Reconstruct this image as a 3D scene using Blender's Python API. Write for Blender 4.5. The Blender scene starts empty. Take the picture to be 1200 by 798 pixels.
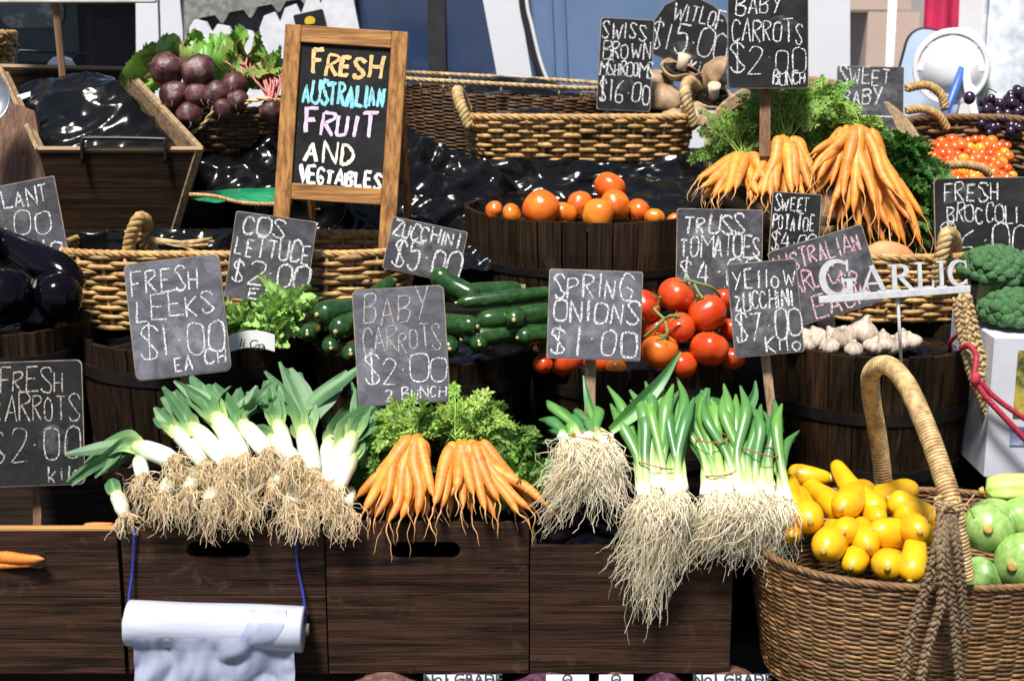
import bpy, math, random
from mathutils import Vector, Matrix, noise
V = Vector
R = math.radians
S = bpy.context.scene
COL = S.collection
rnd = random.Random(11)

# ------------------------------------------------------------------ camera model
CAM = V((0.0, -3.1, 1.65)); PITCH = R(13.0); FPX = 1648.0
def ray(px, py):
    x = (px - 600.0) / FPX; y = (399.0 - py) / FPX
    c, s = math.cos(PITCH), math.sin(PITCH)
    return V((x, c + y * s, -s + y * c))
def P(px, py, Y):
    """world point seen at photo pixel (px,py) on the vertical plane y=Y"""
    d = ray(px, py)
    return CAM + d * ((Y - CAM.y) / d.y)
def mp(Y, py=399):
    """metres per photo pixel there"""
    return ((Y - CAM.y) / ray(600, py).y) / FPX

# ------------------------------------------------------------------ mesh builder
def cr(pts, n=6):
    """Catmull-Rom through pts"""
    p = [V(q) for q in pts]
    if len(p) < 3:
        return [p[0].lerp(p[-1], i / n) for i in range(n + 1)]
    p = [p[0] * 2 - p[1]] + p + [p[-1] * 2 - p[-2]]
    out = []
    for i in range(1, len(p) - 2):
        a, b, c, d = p[i - 1], p[i], p[i + 1], p[i + 2]
        for k in range(n):
            t = k / n
            out.append(0.5 * ((2 * b) + (c - a) * t + (2 * a - 5 * b + 4 * c - d) * t * t + (3 * b - a - 3 * c + d) * t ** 3))
    out.append(p[-2].copy())
    return out

def frame(d):
    d = d.normalized()
    a = V((0, 0, 1)) if abs(d.z) < 0.9 else V((1, 0, 0))
    u = d.cross(a).normalized()
    return u, d.cross(u).normalized()

class MB:
    def __init__(s):
        s.v = []; s.f = []; s.c = []; s.m = []
    def add(s, vs, fs, col=(1, 1, 1), mi=0):
        b = len(s.v)
        s.v.extend(vs)
        if isinstance(col, list): s.c.extend(col)
        else: s.c.extend([col] * len(vs))
        for f in fs:
            s.f.append(tuple(b + i for i in f)); s.m.append(mi)
    def tube(s, pts, rad, sides=6, col=(1, 1, 1), cap=True, flat=1.0, mi=0):
        n = len(pts)
        if not isinstance(rad, (list, tuple)): rad = [rad] * n
        cl = isinstance(col, list)
        d = (pts[1] - pts[0])
        if d.length < 1e-9: d = V((0, 0, 1))
        u, w = frame(d)
        vs = []; cs = []
        cosn = [(math.cos(2 * math.pi * k / sides), math.sin(2 * math.pi * k / sides)) for k in range(sides)]
        for i in range(n):
            t = pts[min(i + 1, n - 1)] - pts[max(i - 1, 0)]
            if t.length > 1e-9:
                t.normalize()
                u = u - t * u.dot(t)
                if u.length < 1e-6: u, w = frame(t)
                u.normalize(); w = t.cross(u)
            r = rad[i]
            for a, b in cosn:
                vs.append(pts[i] + u * (a * r) + w * (b * r * flat))
                cs.append(col[i] if cl else col)
        fs = []
        for i in range(n - 1):
            for k in range(sides):
                k2 = (k + 1) % sides
                fs.append((i * sides + k, i * sides + k2, (i + 1) * sides + k2, (i + 1) * sides + k))
        if cap:
            fs.append(tuple(range(sides))[::-1]); fs.append(tuple((n - 1) * sides + k for k in range(sides)))
        s.add(vs, fs, cs, mi)
    def ribbon(s, pts, wid, side, col=(1, 1, 1), fold=0.0, across=2, up=None, mi=0):
        """flat strap along pts; side = direction across; fold lifts the edges"""
        n = len(pts)
        if not isinstance(wid, (list, tuple)): wid = [wid] * n
        cl = isinstance(col, list)
        vs = []; cs = []; fs = []
        for i in range(n):
            t = (pts[min(i + 1, n - 1)] - pts[max(i - 1, 0)]).normalized()
            sd = side - t * side.dot(t)
            if sd.length < 1e-6: sd = frame(t)[0]
            sd.normalize(); nn = t.cross(sd)
            for k in range(across + 1):
                q = k / across * 2 - 1
                vs.append(pts[i] + sd * (q * wid[i] / 2) + nn * (abs(q) * fold * wid[i]))
                cs.append(col(i, k) if callable(col) else col[i] if cl else col)
        a = across + 1
        for i in range(n - 1):
            for k in range(across):
                fs.append((i * a + k, i * a + k + 1, (i + 1) * a + k + 1, (i + 1) * a + k))
        s.add(vs, fs, cs, mi)
    def lathe(s, prof, M=None, seg=24, col=(1, 1, 1), lobe=None, mi=0):
        M = M or Matrix.Identity(4)
        cl = isinstance(col, list)
        vs = []; cs = []; fs = []; n = len(prof)
        for i, (r, h) in enumerate(prof):
            for k in range(seg):
                a = 2 * math.pi * k / seg
                rr, hh = (r, h) if lobe is None else lobe(r, h, a, i / (n - 1))
                vs.append(M @ V((rr * math.cos(a), rr * math.sin(a), hh)))
                cs.append(col[i] if cl else col)
        for i in range(n - 1):
            for k in range(seg):
                k2 = (k + 1) % seg
                fs.append((i * seg + k, i * seg + k2, (i + 1) * seg + k2, (i + 1) * seg + k))
        fs.append(tuple(range(seg))[::-1]); fs.append(tuple((n - 1) * seg + k for k in range(seg)))
        s.add(vs, fs, cs, mi)
    def box(s, c, size, M=None, col=(1, 1, 1), bev=0.0, mi=0):
        x, y, z = (q / 2 for q in size)
        M = (Matrix.Translation(V(c)) @ M) if M is not None else Matrix.Translation(V(c))
        if bev <= 0:
            vs = [M @ V((a, b, d)) for a in (-x, x) for b in (-y, y) for d in (-z, z)]
            s.add(vs, [(0, 1, 3, 2), (4, 6, 7, 5), (0, 4, 5, 1), (2, 3, 7, 6), (0, 2, 6, 4), (1, 5, 7, 3)], col, mi)
            return
        vs = []; idx = {}
        for a in (-1, 1):
            for b in (-1, 1):
                for d in (-1, 1):
                    for ax in range(3):
                        q = [a * (x - bev), b * (y - bev), d * (z - bev)]
                        q[ax] = (a * x, b * y, d * z)[ax]
                        idx[(a, b, d, ax)] = len(vs); vs.append(M @ V(q))
        fs = []
        for ax in range(3):
            o = [k for k in range(3) if k != ax]
            for sg in (-1, 1):
                q = []
                for e, g in ((-1, -1), (1, -1), (1, 1), (-1, 1)):
                    t = [0, 0, 0]; t[ax] = sg; t[o[0]] = e; t[o[1]] = g
                    q.append(idx[(*t, ax)])
                fs.append(tuple(q))
        for ax in range(3):
            o = [k for k in range(3) if k != ax]
            for e in (-1, 1):
                for g in (-1, 1):
                    def k(sg, face):
                        t = [0, 0, 0]; t[ax] = sg; t[o[0]] = e; t[o[1]] = g
                        return idx[(*t, face)]
                    fs.append((k(-1, o[0]), k(1, o[0]), k(1, o[1]), k(-1, o[1])))
        for a in (-1, 1):
            for b in (-1, 1):
                for d in (-1, 1):
                    fs.append(tuple(idx[(a, b, d, ax)] for ax in range(3)))
        s.add(vs, fs, col, mi)
    def slab(s, outline, thick, M, col=(1, 1, 1), mi=0):
        """prism: outline in local xy, from z=0 to z=-thick"""
        n = len(outline)
        vs = [M @ V((x, y, 0)) for x, y in outline] + [M @ V((x, y, -thick)) for x, y in outline]
        fs = [tuple(range(n)), tuple(range(2 * n - 1, n - 1, -1))]
        fs += [(i, n + i, n + (i + 1) % n, (i + 1) % n) for i in range(n)]
        s.add(vs, fs, col, mi)
    def grid(s, fn, nu, nv, col=(1, 1, 1), mi=0):
        vs = []; cs = []
        for j in range(nv + 1):
            for i in range(nu + 1):
                q = fn(i / nu, j / nv)
                vs.append(q); cs.append(col(i / nu, j / nv) if callable(col) else col)
        a = nu + 1
        s.add(vs, [(j * a + i, j * a + i + 1, (j + 1) * a + i + 1, (j + 1) * a + i) for j in range(nv) for i in range(nu)], cs, mi)
    def ball(s, c, rx, ry=None, rz=None, seg=20, rings=12, M=None, col=(1, 1, 1), fn=None, mi=0):
        ry = ry or rx; rz = rz or rx
        M = (Matrix.Translation(V(c)) @ M) if M is not None else Matrix.Translation(V(c))
        vs = []; fs = []; cs = []
        for i in range(rings + 1):
            th = math.pi * min(max(i / rings, 0.004), 0.996)
            for k in range(seg):
                a = 2 * math.pi * k / seg
                d = V((math.sin(th) * math.cos(a), math.sin(th) * math.sin(a), math.cos(th)))
                q = fn(d) if fn else 1.0
                vs.append(M @ V((d.x * rx * q, d.y * ry * q, d.z * rz * q)))
                cs.append(col(d) if callable(col) else col)
        for i in range(rings):
            for k in range(seg):
                k2 = (k + 1) % seg
                fs.append((i * seg + k, (i + 1) * seg + k, (i + 1) * seg + k2, i * seg + k2))
        fs.append(tuple(range(seg))); fs.append(tuple(rings * seg + k for k in range(seg))[::-1])
        s.add(vs, fs, cs, mi)
    def build(s, name, mats, parent=None, smooth=True, loc=None):
        if not isinstance(mats, (list, tuple)): mats = [mats]
        if loc is None:
            loc = world_loc(parent) if parent is not None else (sum(s.v, V()) / max(len(s.v), 1))
        me = bpy.data.meshes.new(name)
        me.from_pydata([(p - loc)[:] for p in s.v], [], s.f)
        for m in mats: me.materials.append(m)
        if len(mats) > 1: me.polygons.foreach_set('material_index', s.m)
        me.polygons.foreach_set('use_smooth', [smooth] * len(me.polygons))
        a = me.color_attributes.new('Col', 'FLOAT_COLOR', 'POINT')
        a.data.foreach_set('color', [q for c in s.c for q in (c[0], c[1], c[2], 1.0)])
        me.update()
        o = bpy.data.objects.new(name, me); COL.objects.link(o)
        if parent is not None: o.parent = parent
        else: o.location = loc
        return o

LOC = {}
def world_loc(o):
    l = V()
    while o is not None:
        l = l + o.location; o = o.parent
    return l
def tag(o, label, cat, group=None, kind=None):
    if label: o['label'] = label
    if cat: o['category'] = cat
    if group: o['group'] = group
    if kind: o['kind'] = kind
    return o
def thing(name, label, cat, loc, group=None):
    o = bpy.data.objects.new(name, None); o.empty_display_size = 0.05
    COL.objects.link(o); o.location = loc
    return tag(o, label, cat, group)

# ------------------------------------------------------------------ materials
def M(name, c1, c2=None, scale=8.0, stretch=(1, 1, 1), detail=5, ramp=(0.35, 0.65), rough=0.6, bump=0.0, bscale=None, bstretch=None,
      coat=0.0, sss=0.0, spec=0.5, metal=0.0, attr=False, trans=0.0, c3=None, c3scale=3.0, c3ramp=(0.55, 0.7), alpha=None, rvar=0.0, transl=0.0, dist=0.0):
    m = bpy.data.materials.new(name); m.use_nodes = True
    nt = m.node_tree; N = nt.nodes; L = nt.links
    b = N['Principled BSDF']
    tc = N.new('ShaderNodeTexCoord'); oi = N.new('ShaderNodeObjectInfo')
    mul = N.new('ShaderNodeMath'); mul.operation = 'MULTIPLY'; mul.inputs[1].default_value = 37.0
    L.new(oi.outputs['Random'], mul.inputs[0])
    va = N.new('ShaderNodeVectorMath'); va.operation = 'ADD'
    L.new(tc.outputs['Object'], va.inputs[0]); L.new(mul.outputs[0], va.inputs[1])
    def nz(sc, st, det):
        mpn = N.new('ShaderNodeMapping'); mpn.inputs['Scale'].default_value = st
        L.new(va.outputs[0], mpn.inputs[0])
        n = N.new('ShaderNodeTexNoise'); n.inputs['Scale'].default_value = sc; n.inputs['Detail'].default_value = det
        n.inputs['Roughness'].default_value = 0.62; n.inputs['Distortion'].default_value = dist
        L.new(mpn.outputs[0], n.inputs['Vector'])
        return n
    def rampn(n, lo, hi):
        r = N.new('ShaderNodeMapRange'); r.inputs['From Min'].default_value = lo; r.inputs['From Max'].default_value = hi
        L.new(n.outputs['Fac'], r.inputs['Value']); return r
    def mixc(fac, a, bcol, mode='MIX'):
        x = N.new('ShaderNodeMix'); x.data_type = 'RGBA'; x.blend_type = mode
        if hasattr(fac, 'is_output'): L.new(fac, x.inputs['Factor'])
        else: x.inputs['Factor'].default_value = fac
        for q, sock in ((a, x.inputs[6]), (bcol, x.inputs[7])):
            if hasattr(q, 'is_output'): L.new(q, sock)
            else: sock.default_value = (*q, 1)
        return x.outputs[2]
    n1 = nz(scale, stretch, detail)
    r1 = rampn(n1, *ramp)
    out = mixc(r1.outputs[0], c1, c2 if c2 is not None else tuple(q * 0.8 for q in c1))
    if c3 is not None:
        r3 = rampn(nz(c3scale, (1, 1, 1), 4), *c3ramp)
        out = mixc(r3.outputs[0], out, c3)
    if attr:
        at = N.new('ShaderNodeAttribute'); at.attribute_name = 'Col'
        out = mixc(1.0, out, at.outputs['Color'], 'MULTIPLY')
    L.new(out, b.inputs['Base Color'])
    b.inputs['Roughness'].default_value = rough
    if rvar:
        rr = N.new('ShaderNodeMapRange'); rr.inputs['To Min'].default_value = rough - rvar; rr.inputs['To Max'].default_value = rough + rvar
        L.new(nz(scale * 1.7, stretch, 4).outputs['Fac'], rr.inputs['Value']); L.new(rr.outputs[0], b.inputs['Roughness'])
    b.inputs['Metallic'].default_value = metal
    b.inputs['Specular IOR Level'].default_value = spec
    b.inputs['Coat Weight'].default_value = coat; b.inputs['Coat Roughness'].default_value = 0.08
    if sss:
        b.inputs['Subsurface Weight'].default_value = sss; b.inputs['Subsurface Scale'].default_value = 0.012
        b.inputs['Subsurface Radius'].default_value = (1.0, 0.5, 0.25)
    if trans: b.inputs['Transmission Weight'].default_value = trans
    if bump:
        bn = N.new('ShaderNodeBump'); bn.inputs['Strength'].default_value = bump; bn.inputs['Distance'].default_value = 0.004
        L.new(nz(bscale or scale, bstretch or stretch, 6).outputs['Fac'], bn.inputs['Height']); L.new(bn.outputs[0], b.inputs['Normal'])
    if alpha:
        ra = rampn(nz(alpha[0], (1, 1, 1), 3), alpha[1], alpha[2]); L.new(ra.outputs[0], b.inputs['Alpha'])
    if transl:
        o = N['Material Output']; t = N.new('ShaderNodeBsdfTranslucent'); L.new(out, t.inputs['Color'])
        ms = N.new('ShaderNodeMixShader'); ms.inputs[0].default_value = transl
        L.new(b.outputs[0], ms.inputs[1]); L.new(t.outputs[0], ms.inputs[2]); L.new(ms.outputs[0], o.inputs['Surface'])
    return m

WX, WZ = (0.9, 30, 30), (30, 30, 0.9)       # grain along x, along z
WY = (30, 0.9, 30)
def wood(name, c1, c2, st, rough=0.7, bump=0.5, c3=None, scale=3.0, dist2=.35, **k):
    return M(name, c1, c2, scale=scale, stretch=st, detail=9, ramp=(0.36, 0.64), rough=rough, bump=bump, c3=c3, dist=dist2, spec=0.12, **k)
m_crate = wood('crate_wood', (0.060, 0.029, 0.017), (0.009, 0.005, 0.003), (0.8, 17, 17), c3=(0.105, 0.060, 0.040), c3scale=13, c3ramp=(.60, .86), bump=1.0, bscale=3.4, bstretch=(.9, 60, 60), dist2=1.1)
m_crate_in = wood('crate_wood_inside', (0.045, 0.028, 0.02), (0.016, 0.010, 0.008), WX)
m_crate_y = wood('crate_wood_side', (0.085, 0.050, 0.038), (0.018, 0.010, 0.009), WY, bump=0.8)
m_edge = wood('worn_edge_wood', (0.50, 0.27, 0.10), (0.30, 0.15, 0.06), WX)  # light orange stands for light falling on the crate's top edge
m_stave = wood('barrel_wood', (0.040, 0.022, 0.011), (0.006, 0.004, 0.002), WZ, attr=True, bump=0.7)
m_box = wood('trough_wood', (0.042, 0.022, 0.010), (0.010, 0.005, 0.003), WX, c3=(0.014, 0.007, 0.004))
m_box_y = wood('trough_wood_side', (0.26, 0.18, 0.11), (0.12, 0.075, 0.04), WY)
m_rimw = wood('rim_wood', (0.36, 0.25, 0.15), (0.20, 0.13, 0.075), WX)
m_frame_z = wood('frame_wood_upright', (0.44, 0.22, 0.075), (0.17, 0.075, 0.026), (30, 30, 1.6), rough=0.5)
m_frame_x = wood('frame_wood_rail', (0.44, 0.22, 0.075), (0.17, 0.075, 0.026), (1.6, 30, 30), rough=0.5)
m_stake = wood('stake_wood', (0.36, 0.25, 0.17), (0.20, 0.12, 0.075), WZ)
m_stake_d = wood('stake_wood_brown', (0.26, 0.14, 0.08), (0.12, 0.065, 0.04), WZ)
m_hoop = M('hoop_iron', (0.012, 0.012, 0.013), (0.03, 0.022, 0.018), rough=0.55, metal=0.6, bump=0.3, scale=30)
m_wick = M('wicker', (1.0, 0.98, 0.95), (0.50, 0.42, 0.32), scale=45, rough=0.5, attr=True, bump=0.5, spec=.3, c3=(.30, .20, .12), c3scale=18, c3ramp=(.58, .8))
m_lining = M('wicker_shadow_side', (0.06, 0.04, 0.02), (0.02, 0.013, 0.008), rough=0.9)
m_rope = M('rope_fibre', (0.95, 0.95, 0.95), (0.6, 0.52, 0.4), scale=90, rough=0.75, attr=True, bump=0.8)
m_plast = M('black_plastic', (0.003, 0.003, 0.003), (0.006, 0.006, 0.006), rough=0.15, spec=0.32, bump=0.12, bscale=16)
nt_ = m_plast.node_tree; b_ = nt_.nodes['Principled BSDF']; prev = None
for sc_, ds_, st_ in ((30.0, .003, .2),):
    n_ = nt_.nodes.new('ShaderNodeTexNoise'); n_.noise_type = 'RIDGED_MULTIFRACTAL'; n_.inputs['Scale'].default_value = sc_; n_.inputs['Detail'].default_value = 2.0; n_.inputs['Distortion'].default_value = 1.2
    tc_ = nt_.nodes.new('ShaderNodeTexCoord'); nt_.links.new(tc_.outputs['Object'], n_.inputs['Vector'])
    bn_ = nt_.nodes.new('ShaderNodeBump'); bn_.inputs['Strength'].default_value = st_; bn_.inputs['Distance'].default_value = ds_
    nt_.links.new(n_.outputs['Fac'], bn_.inputs['Height'])
    if prev: nt_.links.new(prev, bn_.inputs['Normal'])
    prev = bn_.outputs[0]
nt_.links.new(prev, b_.inputs['Normal'])
m_cloth = M('black_cloth', (0.004, 0.004, 0.004), (0.008, 0.007, 0.007), rough=0.95, spec=0.1)
m_black = M('black_metal', (0.01, 0.01, 0.011), (0.02, 0.02, 0.02), rough=0.4, metal=0.2)
m_white = M('white_paint', (0.80, 0.79, 0.80), (0.70, 0.69, 0.70), rough=0.4, scale=4)
m_back = M('board_edge_fibre', (0.30, 0.24, 0.19), (0.12, 0.09, 0.07), scale=20, rough=0.8)
def board_mat(name, lo, hi, sc=9):
    return M(name, lo, hi, scale=26, stretch=(.7, 1.0, 1.3), detail=10, ramp=(0.30, 0.74), rough=0.8, bump=0.35, bscale=220, bstretch=(1, 1, 1), spec=0.2,
             c3=tuple(min(q * 1.9, .3) for q in hi), c3scale=11, c3ramp=(0.48, 0.85), dist=0.8)
m_bd_light = board_mat('chalkboard_dusty', (0.055, 0.055, 0.066), (0.125, 0.125, 0.15))
m_bd_mid = board_mat('chalkboard_smeared', (0.024, 0.024, 0.027), (0.075, 0.075, 0.085))
m_bd_dark = board_mat('chalkboard_clean', (0.006, 0.006, 0.0065), (0.016, 0.016, 0.017))
def chalk(name, c): return M(name, c, tuple(q * 0.8 for q in c), scale=80, rough=0.95, alpha=(260, 0.39, 0.62), spec=0.1)
m_ch_w = chalk('chalk_white', (0.86, 0.86, 0.85)); m_ch_p = chalk('chalk_pink', (0.85, 0.55, 0.62)); m_ch_o = chalk('chalk_orange', (0.85, 0.52, 0.22))
m_ch_b = chalk('chalk_blue', (0.28, 0.72, 0.80)); m_ch_l = chalk('chalk_lilac', (0.85, 0.60, 0.85)); m_ch_d = chalk('chalk_faint', (0.55, 0.50, 0.46))
def chalk_pen(name, c): return M(name, c, tuple(q * 0.7 for q in c), scale=50, rough=0.9, alpha=(150, 0.22, 0.40), spec=0.1)
m_pn_w, m_pn_o, m_pn_b, m_pn_l, m_pn_y = chalk_pen('liquid_chalk_white', (0.86, 0.86, 0.85)), chalk_pen('liquid_chalk_orange', (0.85, 0.55, 0.25)), chalk_pen('liquid_chalk_blue', (0.30, 0.70, 0.78)), chalk_pen('liquid_chalk_lilac', (0.84, 0.62, 0.84)), chalk_pen('liquid_chalk_cream', (0.88, 0.84, 0.70))
m_smear = M('chalk_smear', (.62, .62, .64), (.5, .5, .52), scale=40, rough=.95, alpha=(30, .40, 3.2), spec=.1)
m_ch_y = chalk('chalk_cream', (0.88, 0.80, 0.55))
# ------------------------------------------------------------------ chalk handwriting
G = {
 'A': ['002640', '1232'], 'B': ['0006', '~0636453403', '~0333423000'], 'C': ['~45361604021030 41'], 'D': ['0006', '~062644422000'],
 'E': ['46060040', '0333'], 'F': ['0006', '0646', '0333'], 'G': ['~4536160402103042', '422323'], 'H': ['0006', '4046', '0343'], 'I': ['2026'],
 'J': ['~464010 01'], 'K': ['0006', '460340'], 'L': ['060040'], 'M': ['0006234640'], 'N': ['00064046'], 'O': ['~26050120414526'],
 'P': ['0006', '~0636453403'], 'Q': ['~26050120414526', '2240'], 'R': ['0006', '~0636453403', '1340'], 'S': ['~45361605143241301001'],
 'T': ['0646', '2026'], 'U': ['~060110304146'], 'V': ['062046'], 'W': ['0610243046'], 'X': ['0046', '0640'], 'Y': ['0623', '4610'], 'Z': ['06460040'],
 '0': ['~26050120414526'], '1': ['2620'], '2': ['~051636453300', '0040'], '3': ['~0516364523', '~23423010 01'], '4': ['260242', '3530'],
 '5': ['460604', '~043442301001'], '6': ['~46140110304132 12 02'], '7': ['064610'], '8': ['~23051636452301102041 23'], '9': ['~433314153645 43 30'],
 '$': ['~45361605143241301001', '2720'], '.': ['2323'], '-': ['0343'],
 'a': ['~43241301103042', '4340'], 'e': ['~024243240301203141'], 'h': ['0006', '~02243340'], 'i': ['2024', '2525'], 'k': ['0006', '3401', '1230'], 'l': ['2620'],
 'o': ['~24030120414324'], 'u': ['~04011030414440'], 'w': ['0410233044'], 'c': ['~4324130110 3041'], 'n': ['0004', '~03243340'], 'b': ['0006', '~03243341200 1'.replace(' ', '')], 'r': ['0004', '~032434'],
}
WID = {'I': 0.35, '1': 0.4, 'i': 0.35, 'l': 0.35, '.': 0.35, ' ': 0.55, 'M': 1.15, 'W': 1.2, 'w': 1.0}
def strokes(text, r, jit=0.19, gap=0.30):
    """-> list of polylines in (x advance, y 0..1), total width"""
    x = 0.0; out = []
    for ch in text:
        w = WID.get(ch, 0.8)
        sh = r.uniform(-0.08, 0.08); sl = r.uniform(-0.02, 0.16); sc = r.uniform(0.82, 1.14); w *= r.uniform(.88, 1.12)
        for s in G.get(ch, []):
            sm = s[0] == '~'; s = s.lstrip('~').replace(' ', '')
            pts = [(int(s[i]), int(s[i + 1])) for i in range(0, len(s), 2)]
            q = []
            for a, b in pts:
                fx = a / 4.0 if ch not in 'I1il.' else 0.5 + (a - 2) / 4
                a2 = fx + r.uniform(-jit, jit) / 4; b2 = b / 6.0 + r.uniform(-jit, jit) / 6
                q.append(V((x + (a2) * w * sc + b2 * sl, b2 * sc + sh, 0)))
            if ch in 'O0' : q[-1] = q[0] + V((r.uniform(-.05, .08), r.uniform(-.05, .05), 0))
            if ch == '.': q = [q[0] + V((-0.03, -0.01, 0)), q[0] + V((0.03, 0.02, 0))]
            out.append(cr(q, 6) if sm or r.random() < 0.0 else sub(q))
        x += w + gap
    return out, x - gap
def sub(q):
    out = []
    for a, b in zip(q, q[1:]):
        for k in range(4): out.append(a.lerp(b, k / 4))
    out.append(q[-1]); return out
def chalk_line(mb, text, x0, x1, y0, y1, Mx, th, r, passes=2, lift=0.0012):
    """text into the local box x0..x1, y0(bottom)..y1(top)"""
    st, w = strokes(text, r)
    for s in st:
        for k in range(passes):
            off = V((r.uniform(-1, 1), r.uniform(-1, 1), 0)) * th * 0.35
            p = [V((x0 + q.x / w * (x1 - x0), y0 + q.y * (y1 - y0), 0)) + off + V((r.uniform(-1, 1), r.uniform(-1, 1), 0)) * th * 0.15 for q in s]
            n = len(p); w0 = r.uniform(.7, 1.25); ph = r.uniform(0, 50)
            vs = []
            for i in range(n):
                t = p[min(i + 1, n - 1)] - p[max(i - 1, 0)]
                if t.length < 1e-9: t = V((1, 0, 0))
                t.normalize(); sd = V((-t.y, t.x, 0)) * th * 0.5 * r.uniform(0.75, 1.15) * w0 * (1 + .7 * noise.noise(V((i * .35, ph, 0))))
                z = lift + k * 0.0003
                vs += [Mx @ (p[i] + sd + V((0, 0, z))), Mx @ (p[i] - sd + V((0, 0, z)))]
            mb.add(vs, [(2 * i, 2 * i + 1, 2 * i + 3, 2 * i + 2) for i in range(n - 1)])

def rrect(w, h, r, n=5):
    out = []
    for cx, cy, a0 in ((w / 2 - r, h / 2 - r, 0), (-w / 2 + r, h / 2 - r, 90), (-w / 2 + r, -h / 2 + r, 180), (w / 2 - r, -h / 2 + r, 270)):
        for k in range(n + 1):
            a = R(a0 + 90 * k / n); out.append((cx + r * math.cos(a), cy + r * math.sin(a)))
    return out

def sign_frame(cx, cy, Y, roll, tilt, yaw=0):
    o = P(cx, cy, Y)
    return Matrix.Translation(o) @ Matrix.Rotation(R(yaw), 4, 'Z') @ Matrix.Rotation(R(90 - tilt), 4, 'X') @ Matrix.Rotation(R(roll), 4, 'Z')

def sign(label, cx, cy, w, h, roll, Y, lines, bd, tilt=14, stake=None, ch=None, th=2.4, seed=1, rad=6, yaw=0, outline=None, cat='price sign', passes=2, extra=None, edge=True):
    """w,h in photo pixels; lines: (text, fx0, fx1, ftop, fbot[, chalk]) fractions of the board"""
    r = random.Random(seed)
    k = mp(Y, cy); W, H = w * k, h * k
    Mx = sign_frame(cx, cy, Y, roll, tilt, yaw)
    t = thing('price_sign', label, cat, Mx.translation.copy(), 'hand chalked price signs')
    ol = outline and [(x * W, y * H) for x, y in outline] or rrect(W, H, rad * k)
    b = MB(); b.slab(ol, 0.006, Mx); b.build('backing_board', m_back, t, smooth=False)
    s2 = 1 - 0.0045 / W, 1 - 0.0045 / H
    b = MB(); b.slab([(x * s2[0], y * s2[1]) for x, y in ol], 0.0016, Mx @ Matrix.Translation((0, 0, 0.0012))); b.build('chalk_face', bd, t, smooth=False)
    mats = []; 
    groups = {}
    for ln in lines:
        m = ln[5] if len(ln) > 5 else (ch or m_ch_w)
        groups.setdefault(m.name, (m, []))[1].append(ln)
    for m, lns in groups.values():
        b = MB()
        for ln in lns:
            tx, a0, a1, tp, bt = ln[:5]
            chalk_line(b, tx, (a0 - .5) * W, (a1 - .5) * W, (.5 - bt) * H, (.5 - tp) * H, Mx @ Matrix.Translation((0, 0, 0.0014)), th * .64 * k, r, passes)
        b.build('chalk_lettering', m, t, smooth=False)
    b = MB()
    for q in range(6 if bd is not m_bd_dark else 1):
        cx_, cy_ = r.uniform(-.25, .25) * W, r.uniform(-.3, .3) * H; a_ = r.uniform(-.5, .5); L_ = r.uniform(.15, .22) * W; wd_ = r.uniform(.08, .15) * H
        def sm(u, v):
            x = (u - .5) * 2 * L_; y = (v - .5) * 2 * wd_ * (1 - .5 * (2 * u - 1) ** 2) + .15 * L_ * math.sin(u * 4 + q)
            return Mx @ V((max(-.46 * W, min(.46 * W, cx_ + x * math.cos(a_) - y * math.sin(a_))), max(-.46 * H, min(.46 * H, cy_ + x * math.sin(a_) + y * math.cos(a_))), .0013 + .00005 * q))
        b.grid(sm, 12, 3)
    b.build('chalk_smudge_pattern', m_smear, t)
    if stake:
        x0, y0, x1, y1, sw, m = stake
        p0 = P(x0, y0, Y + 0.014); p1 = P(x1, y1, Y + 0.02 - math.tan(R(tilt)) * (y1 - y0) * k)
        b = MB(); u, wv = frame(p1 - p0)
        d = (p0 - p1).normalized(); ax = V((1, 0, 0)); ax = (ax - d * ax.dot(d)).normalized()
        M3 = Matrix((ax, d.cross(ax), d)).transposed().to_4x4()
        q0 = p0 + d * 0.05
        b.box((q0 + p1) / 2, (sw * k, 0.008, (q0 - p1).length), M3, bev=0.0012)
        b.build('stake', m, t, smooth=False)
    return t
# ------------------------------------------------------------------ setting: ground, vehicle and backdrop, stall benches
m_asph = M('asphalt', (0.05, 0.05, 0.052), (0.075, 0.072, 0.07), scale=60, rough=0.9, bump=0.6, bscale=200)
b = MB(); b.grid(lambda u, v: V((-300 + 600 * u, -60 + 500 * v, 0)), 4, 4)
tag(b.build('ground', m_asph), None, None, kind='structure')

m_vwhite = M('van_paint', (0.72, 0.72, 0.76), (0.68, 0.68, 0.72), rough=0.3, coat=0.3, scale=2)
m_glass_b = M('tinted_glass_blue', (0.024, 0.042, 0.095), (0.034, 0.058, 0.13), scale=3, rough=0.12, spec=0.6, coat=0.3)
m_glass_l = M('blue_panel', (0.10, 0.165, 0.30), (0.14, 0.21, 0.36), scale=2, rough=0.25, coat=0.3)
m_dark = M('dark_cabin', (0.008, 0.008, 0.010), (0.02, 0.02, 0.024), scale=14, rough=0.7)
m_seat = M('seat_fabric', (0.016, 0.016, 0.018), (0.035, 0.033, 0.034), scale=30, stretch=(1, 1, 3), rough=0.9)
m_rub = M('rubber_seal', (0.012, 0.012, 0.016), rough=0.6)
YV = 2.9
van = thing('delivery_van', 'white van parked behind the stall, its cab dark and its side windows tinted blue', 'van', (0.0, YV, 0))
def vx(px): return P(px, 50, YV).x
def quadbox(mb, pts, th):            # pts: 4 px corners on plane YV, extruded backward
    a = [P(px, py, YV) for px, py in pts]
    c = [q + V((0, th, 0)) for q in a]
    mb.add(a + c, [(0, 1, 2, 3), (7, 6, 5, 4)] + [(i, 4 + i, 4 + (i + 1) % 4, (i + 1) % 4) for i in range(4)])
x0, x1 = vx(-260), vx(992)
zb = P(600, 118, YV).z; zt = 2.02
b = MB()
b.box(((x0 + x1) / 2, YV + 0.04, (0.34 + zb) / 2), (x1 - x0, 0.08, zb - 0.34), bev=0.02)        # lower side
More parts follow.
